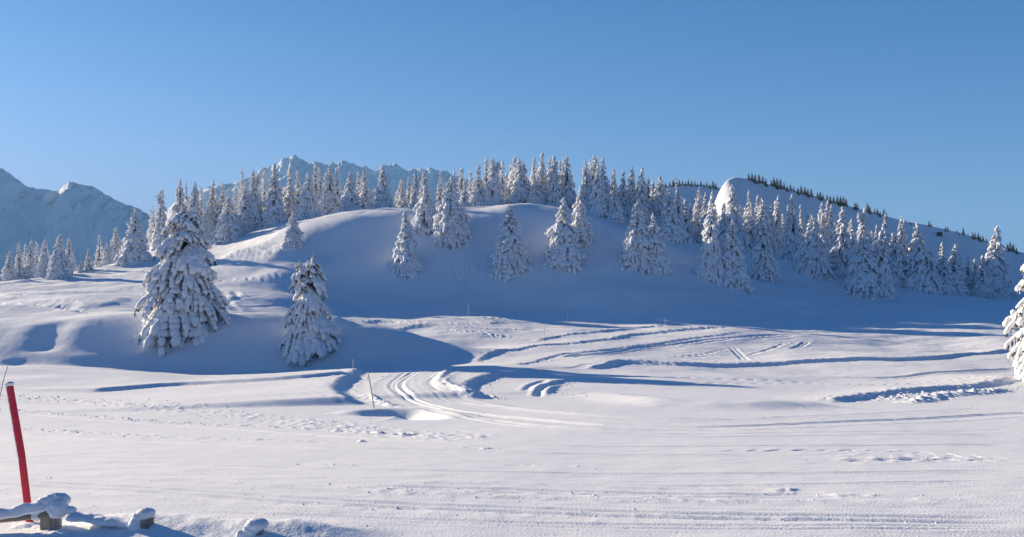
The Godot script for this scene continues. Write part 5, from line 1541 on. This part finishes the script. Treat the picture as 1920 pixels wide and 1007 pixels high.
# A crust of snow lying along a line, thicker and thinner by turns.
func crust(mb: MB, pts: Array, width: float, height: float, seed_: int) -> void:
	var n := FastNoiseLite.new()
	n.seed = seed_
	n.frequency = 1.3
	n.fractal_octaves = 3
	var rings := 60
	var sides := 16
	var s := mb.v.size()
	var q := PackedVector3Array()
	var mid := PackedVector3Array()
	for k in rings + 1:
		var f := float(k) / rings * (pts.size() - 1)
		var i := mini(int(f), pts.size() - 2)
		var a: Vector3 = pts[maxi(i - 1, 0)]
		var b: Vector3 = pts[i]
		var c: Vector3 = pts[i + 1]
		var d: Vector3 = pts[mini(i + 2, pts.size() - 1)]
		var p := b.cubic_interpolate(c, a, d, f - i)
		var t := (c - b).normalized()
		var side := t.cross(Vector3.UP).normalized()
		var end := sqrt(maxf(1.0 - pow(absf(float(k) / rings * 2.0 - 1.0), 8.0), 0.02))
		mid.append(p)
		for e in sides:
			var w := TAU * e / sides
			var u := side * cos(w) * width + Vector3.UP * sin(w) * (height if sin(w) > 0.0 else height * 0.45)
			var x := p + u * end
			q.append(p + u * end * (1.0 + 0.55 * n.get_noise_3dv(x * 2.0)) )
	for k in rings + 1:
		for e in sides:
			var a := q[k * sides + (e + 1) % sides] - q[k * sides + (e + sides - 1) % sides]
			var b := q[mini(k + 1, rings) * sides + e] - q[maxi(k - 1, 0) * sides + e]
			var m := a.cross(b).normalized()
			if m.dot(q[k * sides + e] - mid[k]) < 0.0: m = -m
			mb.v.append(q[k * sides + e]); mb.n.append(m); mb.c.append(Color(0.84, 0.85, 0.87))
	for k in rings:
		for e in sides:
			var a := s + k * sides + e
			var c := s + k * sides + (e + 1) % sides
			for i in [a, a + sides, c, c, a + sides, c + sides]: mb.i.append(i)

func marker_pole(x: float, z: float, tall: float, lean: Vector3, radius: float, col: Color, label: String) -> void:
	var o := thing("marker_pole", Vector3(x, ground_y(x, z), z))
	var mb := MB.new()
	mb.tube([Vector3(0, -0.3, 0), lean * 0.5 + Vector3(0, tall * 0.5, 0), lean + Vector3(0, tall, 0)], [radius, radius, radius * 0.9], 10, col)
	build(mb, "shaft", M.painted, o)
	var s := MB.new()
	heap(s, lean + Vector3(0, tall + radius * 0.4, 0), Vector3(radius * 1.25, radius * 1.1, radius * 1.25), 0.3, 5)
	build(s, "snow_cap", M.tree_snow, o)
	tag(o, label, "marker pole", "poles marking the ski tracks")

func plank(x0: float, x1: float, y0: float, y1: float, z0: float, z1: float, seed_: int) -> MB:
	rng.seed = seed_
	var mb := MB.new()
	var parts := 6
	var b := 0.008
	for k in parts:
		var a := lerpf(x0, x1, float(k) / parts)
		var c := lerpf(x0, x1, (k + 1.0) / parts) - 0.0015
		var g := rng.randf_range(0.7, 1.15)
		var col := Color(0.30 * g, 0.275 * g, 0.235 * g)
		var top := y1 - rng.randf() * 0.008
		var f := z1 - rng.randf() * 0.004
		mb.quad(Vector3(a, y0, f), Vector3(a, top - b, f), Vector3(c, top - b, f), Vector3(c, y0, f), col)
		mb.quad(Vector3(a, top - b, f), Vector3(a, top, f - b), Vector3(c, top, f - b), Vector3(c, top - b, f), col)
		mb.quad(Vector3(a, top, f - b), Vector3(a, top, z0), Vector3(c, top, z0), Vector3(c, top, f - b), col)
		mb.quad(Vector3(c, y0, z0), Vector3(c, top, z0), Vector3(a, top, z0), Vector3(a, y0, z0), col)
		mb.quad(Vector3(a, y0, z0), Vector3(a, top, z0), Vector3(a, top, f), Vector3(a, y0, f), col)
		mb.quad(Vector3(c, y0, f), Vector3(c, top, f), Vector3(c, top, z0), Vector3(c, y0, z0), col)
	return mb

func small_things() -> void:
	for e in [
		[-6.23, -44.71, 1.58, -0.32, 0.0, 0.030, Color(0.42, 0.5, 0.42), "tilted pale green pole at the left bank of the curving track"],
		[-11.05, -68.39, 1.15, 0.00, 0.0, 0.028, Color(0.5, 0.5, 0.5), "thin upright grey pole just left of the curving track"],
		[-5.51, -123.84, 1.41, 0.00, 0.0, 0.040, Color(0.55, 0.56, 0.58), "thin pole at the foot of the hill, left of centre"],
		[3.51, -106.10, 1.09, 0.00, 0.0, 0.035, Color(0.6, 0.6, 0.6), "thin pole on the sunlit strip near the photo middle"],
		[6.86, -120.52, 1.18, 0.00, 0.0, 0.040, Color(0.55, 0.56, 0.58), "thin pole in the shade below the hill, right of centre"],
		[18.02, -115.41, 0.88, 0.00, 0.0, 0.035, Color(0.5, 0.45, 0.45), "thin pole at the end of the topmost curved track edge"],
		[-26.14, -50.01, 1.68, 0.49, 0.0, 0.020, Color(0.25, 0.25, 0.26), "thin bent grey stick by the left edge behind the red stake"],
	]:
		marker_pole(e[0], e[1], e[2], Vector3(e[3], 0, e[4]), e[5], e[6], e[7])
	# red snow stake
	var rx := -6.88
	var rz := -14.13
	var o := thing("snow_stake", Vector3(rx, ground_y(rx, rz), rz))
	var top := Vector3(-0.34, 1.98, 0.0)
	var mb := MB.new()
	var red := Color(0.62, 0.04, 0.065)
	mb.tube([Vector3(0, -0.4, 0), top * 0.5, top], [0.052, 0.05, 0.048], 16, red)
	build(mb, "shaft", M.painted, o)
	var fr := MB.new()
	rng.seed = 9
	for k in 260:
		var t := pow(rng.randf(), 0.9)
		var a := PI + rng.randf_range(-0.6, 0.75)
		pad(fr, top * t + Vector3(cos(a) * 0.046, 0, -sin(a) * 0.046), Vector3.UP, 0.015 + rng.randf() * 0.02, 0.011, 0.008)
	build(fr, "rime", M.tree_snow, o)
	var cap := MB.new()
	heap(cap, top + Vector3(0, 0.012, 0), Vector3(0.062, 0.035, 0.062), 0.0, 3)
	build(cap, "snow_cap", M.tree_snow, o)
	tag(o, "leaning red round snow stake with rime on its sunny side, behind the fence", "snow stake")
	# half-buried fence
	var fx := -6.44
	var fz := -13.6
	o = thing("wooden_fence", Vector3(fx, ground_y(fx, fz), fz))
	build(plank(-0.065, 0.06, -0.5, 0.40, -0.05, 0.05, 3), "post", M.bark, o)
	build(plank(0.068, 0.225, -0.5, 0.27, 0.02, 0.12, 4), "post", M.bark, o)
	build(plank(1.42, 1.58, -0.6, 0.27, 0.24, 0.36, 5), "post", M.bark, o)
	build(plank(3.02, 3.17, -0.7, 0.22, 0.62, 0.74, 6), "post", M.bark, o)
	var wood := Color(0.24, 0.215, 0.18)
	var r1 := MB.new()
	r1.tube([Vector3(-1.6, 0.12, 0.1), Vector3(-0.7, 0.16, 0.09), Vector3(0.15, 0.24, 0.08)], [0.05, 0.05, 0.048], 12, wood)
	build(r1, "rail", M.bark, o)
	var r3 := MB.new()
	r3.tube([Vector3(1.4, 0.16, 0.3), Vector3(1.62, 0.06, 0.42), Vector3(1.9, -0.08, 0.55)], [0.045, 0.048, 0.045], 12, wood)
	build(r3, "rail", M.bark, o)
	var c1 := MB.new()
	heap(c1, Vector3(0.12, 0.40, -0.04), Vector3(0.19, 0.10, 0.13), 0.1, 7, 0.1)
	heap(c1, Vector3(-0.14, 0.30, 0.03), Vector3(0.19, 0.09, 0.12), 0.0, 8, 0.12)
	heap(c1, Vector3(0.02, 0.37, 0.0), Vector3(0.17, 0.09, 0.12), 0.0, 18, 0.12)
	heap(c1, Vector3(0.19, 0.31, 0.07), Vector3(0.14, 0.13, 0.14), 0.5, 9, 0.12)
	heap(c1, Vector3(0.31, 0.285, 0.04), Vector3(0.13, 0.055, 0.08), -0.15, 10, 0.12)
	heap(c1, Vector3(-0.1, 0.22, 0.09), Vector3(0.08, 0.07, 0.05), 0.0, 19, 0.15)
	build(c1, "snow_cap", M.tree_snow, o)
	var c2 := MB.new()
	heap(c2, Vector3(1.48, 0.30, 0.29), Vector3(0.13, 0.075, 0.12), 0.0, 12, 0.1)
	heap(c2, Vector3(1.41, 0.27, 0.33), Vector3(0.09, 0.06, 0.09), 0.4, 22, 0.15)
	heap(c2, Vector3(1.36, 0.12, 0.34), Vector3(0.09, 0.15, 0.10), 0.1, 23, 0.15)
	build(c2, "snow_cap", M.tree_snow, o)
	var c3 := MB.new()
	heap(c3, Vector3(3.09, 0.25, 0.68), Vector3(0.15, 0.085, 0.14), 0.0, 14, 0.1)
	heap(c3, Vector3(3.02, 0.18, 0.72), Vector3(0.10, 0.10, 0.09), 0.0, 15)
	heap(c3, Vector3(2.95, 0.08, 0.72), Vector3(0.12, 0.14, 0.10), 0.2, 24, 0.15)
	build(c3, "snow_cap", M.tree_snow, o)
	var k1 := MB.new()
	crust(k1, [Vector3(-1.7, 0.16, 0.1), Vector3(-0.9, 0.18, 0.1), Vector3(-0.4, 0.25, 0.09), Vector3(0.1, 0.33, 0.07)], 0.09, 0.10, 2)
	build(k1, "snow_crust", M.tree_snow, o)
	var k2 := MB.new()
	crust(k2, [Vector3(0.34, 0.19, 0.02), Vector3(0.7, 0.17, 0.1), Vector3(1.05, 0.15, 0.18), Vector3(1.38, 0.13, 0.26)], 0.17, 0.07, 4)
	build(k2, "snow_crust", M.tree_snow, o)
	tag(o, "half-buried wooden fence with snow-capped posts and rails in the corner", "fence")
	# tiny hut on the far ridge
	var hx := 358.8
	var hz := -825.0
	o = thing("mountain_hut", Vector3(hx, 33.8 - 1.2, hz), 0.35)
	var wl := MB.new()
	var dark := Color(0.035, 0.028, 0.022)
	for f in [[Vector3(-3, -3, 2), Vector3(-3, 1.2, 2), Vector3(3, 1.2, 2), Vector3(3, -3, 2)], [Vector3(3, -3, 2), Vector3(3, 1.2, 2), Vector3(3, 1.2, -2), Vector3(3, -3, -2)], [Vector3(-3, -3, -2), Vector3(-3, 1.2, -2), Vector3(-3, 1.2, 2), Vector3(-3, -3, 2)], [Vector3(3, -3, -2), Vector3(3, 1.2, -2), Vector3(-3, 1.2, -2), Vector3(-3, -3, -2)]]:
		wl.quad(f[0], f[1], f[2], f[3], dark)
	wl.tri(Vector3(3, 1.2, 2), Vector3(3, 2.4, 0), Vector3(3, 1.2, -2), dark)
	wl.tri(Vector3(-3, 1.2, -2), Vector3(-3, 2.4, 0), Vector3(-3, 1.2, 2), dark)
	build(wl, "wall", M.bark, o)
	var rf := MB.new()
	for s in [-1.0, 1.0]:
		var p := [Vector3(-3.5, 2.55, 0), Vector3(3.5, 2.55, 0), Vector3(3.5, 1.05, 2.5 * s), Vector3(-3.5, 1.05, 2.5 * s)]
		rf.quad(p[0], p[1], p[2], p[3], dark)
		rf.quad(p[3] - Vector3(0, 0.25, 0), p[2] - Vector3(0, 0.25, 0), p[1] - Vector3(0, 0.25, 0), p[0] - Vector3(0, 0.25, 0), dark)
		rf.quad(p[3], p[2], p[2] - Vector3(0, 0.25, 0), p[3] - Vector3(0, 0.25, 0), dark)
	build(rf, "roof", M.bark, o)
	o.scale = Vector3(0.62, 0.62, 0.62)
	tag(o, "tiny dark hut half buried on the far ridge slope", "hut")
	crumbs()

# Loose crumbs of snow thrown up beside the tracks and scattered over the near snow.
func crumbs() -> void:
	rng.seed = 88
	var mesh := MB.new()
	mesh.shape(lump_v[2], lump_n[2], lump_i, Basis(), Vector3.ONE, Vector3.ZERO, Color(0.86, 0.87, 0.88))
	var where: Array[Transform3D] = []
	for s in STAMPS:
		var many := 0.0
		var spread := 0.4
		match s[0]:
			"rough":
				many = 9.0
				spread = s[3] * 0.7
			"berm":
				many = 4.0 if s[4] > 0.1 else 0.5
				spread = s[3]
			"lip":
				many = 1.2
				spread = 0.3
			"track":
				many = 1.5
				spread = s[3]
		var pts := smooth_line(s[1])
		for k in pts.size() - 1:
			var l := pts[k].distance_to(pts[k + 1])
			var far := smoothstep(25.0, 70.0, pts[k].length())
			var c := int(l * many + rng.randf())
			for q in c:
				var p := pts[k].lerp(pts[k + 1], rng.randf())
				p += Vector2(rng.randfn() * spread, rng.randfn() * spread)
				var size := lerpf(0.009, 0.028, far) * (0.5 + pow(rng.randf(), 3.0) * 2.2)
				where.append(Transform3D(Basis.from_euler(Vector3(rng.randf() * 6.0, rng.randf() * 6.0, 0)).scaled(Vector3(size, size * 0.8, size)), Vector3(p.x, surface_y(p.x, p.y) + size * 0.2, p.y)))
	for k in 2600:
		var r := 12.5 + 34.0 * pow(rng.randf(), 1.3)
		var a := rng.randf_range(-0.5, 0.5)
		var size := 0.003 + 0.007 * pow(rng.randf(), 2.5)
		var p := Vector3(r * sin(a), 0, -r * cos(a))
		p.y = surface_y(p.x, p.z) + size * 0.3
		where.append(Transform3D(Basis.from_euler(Vector3(rng.randf() * 6.0, rng.randf() * 6.0, 0)).scaled(Vector3.ONE * size), p))
	var mm := MultiMesh.new()
	mm.transform_format = MultiMesh.TRANSFORM_3D
	mm.mesh = mesh.mesh()
	mm.instance_count = where.size()
	for k in where.size(): mm.set_instance_transform(k, where[k])
	var o := MultiMeshInstance3D.new()
	o.multimesh = mm
	o.material_override = M.tree_snow
	o.name = "snow_crumbs"
	add_child(o)
	tag(o, "loose crumbs of snow along the tracks and over the near snow", "snow", "", "stuff")

# Height of the finished ground, tracks included.
func surface_y(x: float, z: float) -> float:
	var r := sqrt(x * x + z * z)
	var f := (atan2(x, -z) + grid_half) / grid_step
	if f < 0.0 or f > grid_dense - 2.0: return ground_y(x, z)
	var i := clampi(grid_radii.bsearch(r), 1, grid_radii.size() - 1) - 1
	var j := int(f)
	var u := (r - grid_radii[i]) / (grid_radii[i + 1] - grid_radii[i])
	var v := f - j
	var q := i * grid_cols + j
	return lerpf(lerpf(hs[q], hs[q + 1], v), lerpf(hs[q + grid_cols], hs[q + grid_cols + 1], v), u)


func _ready() -> void:
	var cam := Camera3D.new()
	cam.name = "camera"
	cam.keep_aspect = Camera3D.KEEP_HEIGHT
	cam.fov = rad_to_deg(2.0 * atan(503.5 / 1844.0))
	cam.position = Vector3(0, EYE, 0)
	cam.near = 0.1
	cam.far = 40000.0
	add_child(cam)
	cam.current = true
	var env := Environment.new()
	var el := deg_to_rad(SUN_EL)
	var az := deg_to_rad(SUN_AZ)
	var towards := Vector3(-cos(el) * cos(az), sin(el), -cos(el) * sin(az))
	var sky_mat := PanoramaSkyMaterial.new()
	sky_mat.panorama = clear_sky(towards)
	var sky := Sky.new()
	sky.sky_material = sky_mat
	env.background_mode = Environment.BG_SKY
	env.sky = sky
	env.fog_enabled = true
	env.fog_density = 0.00008
	env.fog_light_color = Color(0.57, 0.78, 0.97)
	env.tonemap_mode = Environment.TONE_MAPPER_LINEAR
	env.tonemap_exposure = EXPOSURE
	env.sdfgi_enabled = true
	env.ssao_enabled = true
	env.ssil_enabled = true
	var we := WorldEnvironment.new()
	we.name = "environment"
	we.environment = env
	add_child(we)
	var sun := DirectionalLight3D.new()
	sun.name = "sun"
	sun.light_color = lin(1.0, 0.83, 0.60)
	sun.light_energy = 1.6
	sun.light_angular_distance = 0.5
	sun.shadow_enabled = true
	sun.directional_shadow_max_distance = 400.0
	sun.basis = Basis.looking_at(-towards)
	add_child(sun)
	noises()
	materials()
	make_lumps()
	fit_terrain()
	make_ground()
	make_mountains()
	place_trees()
	special_trees()
	ridge_trees()
	small_things()
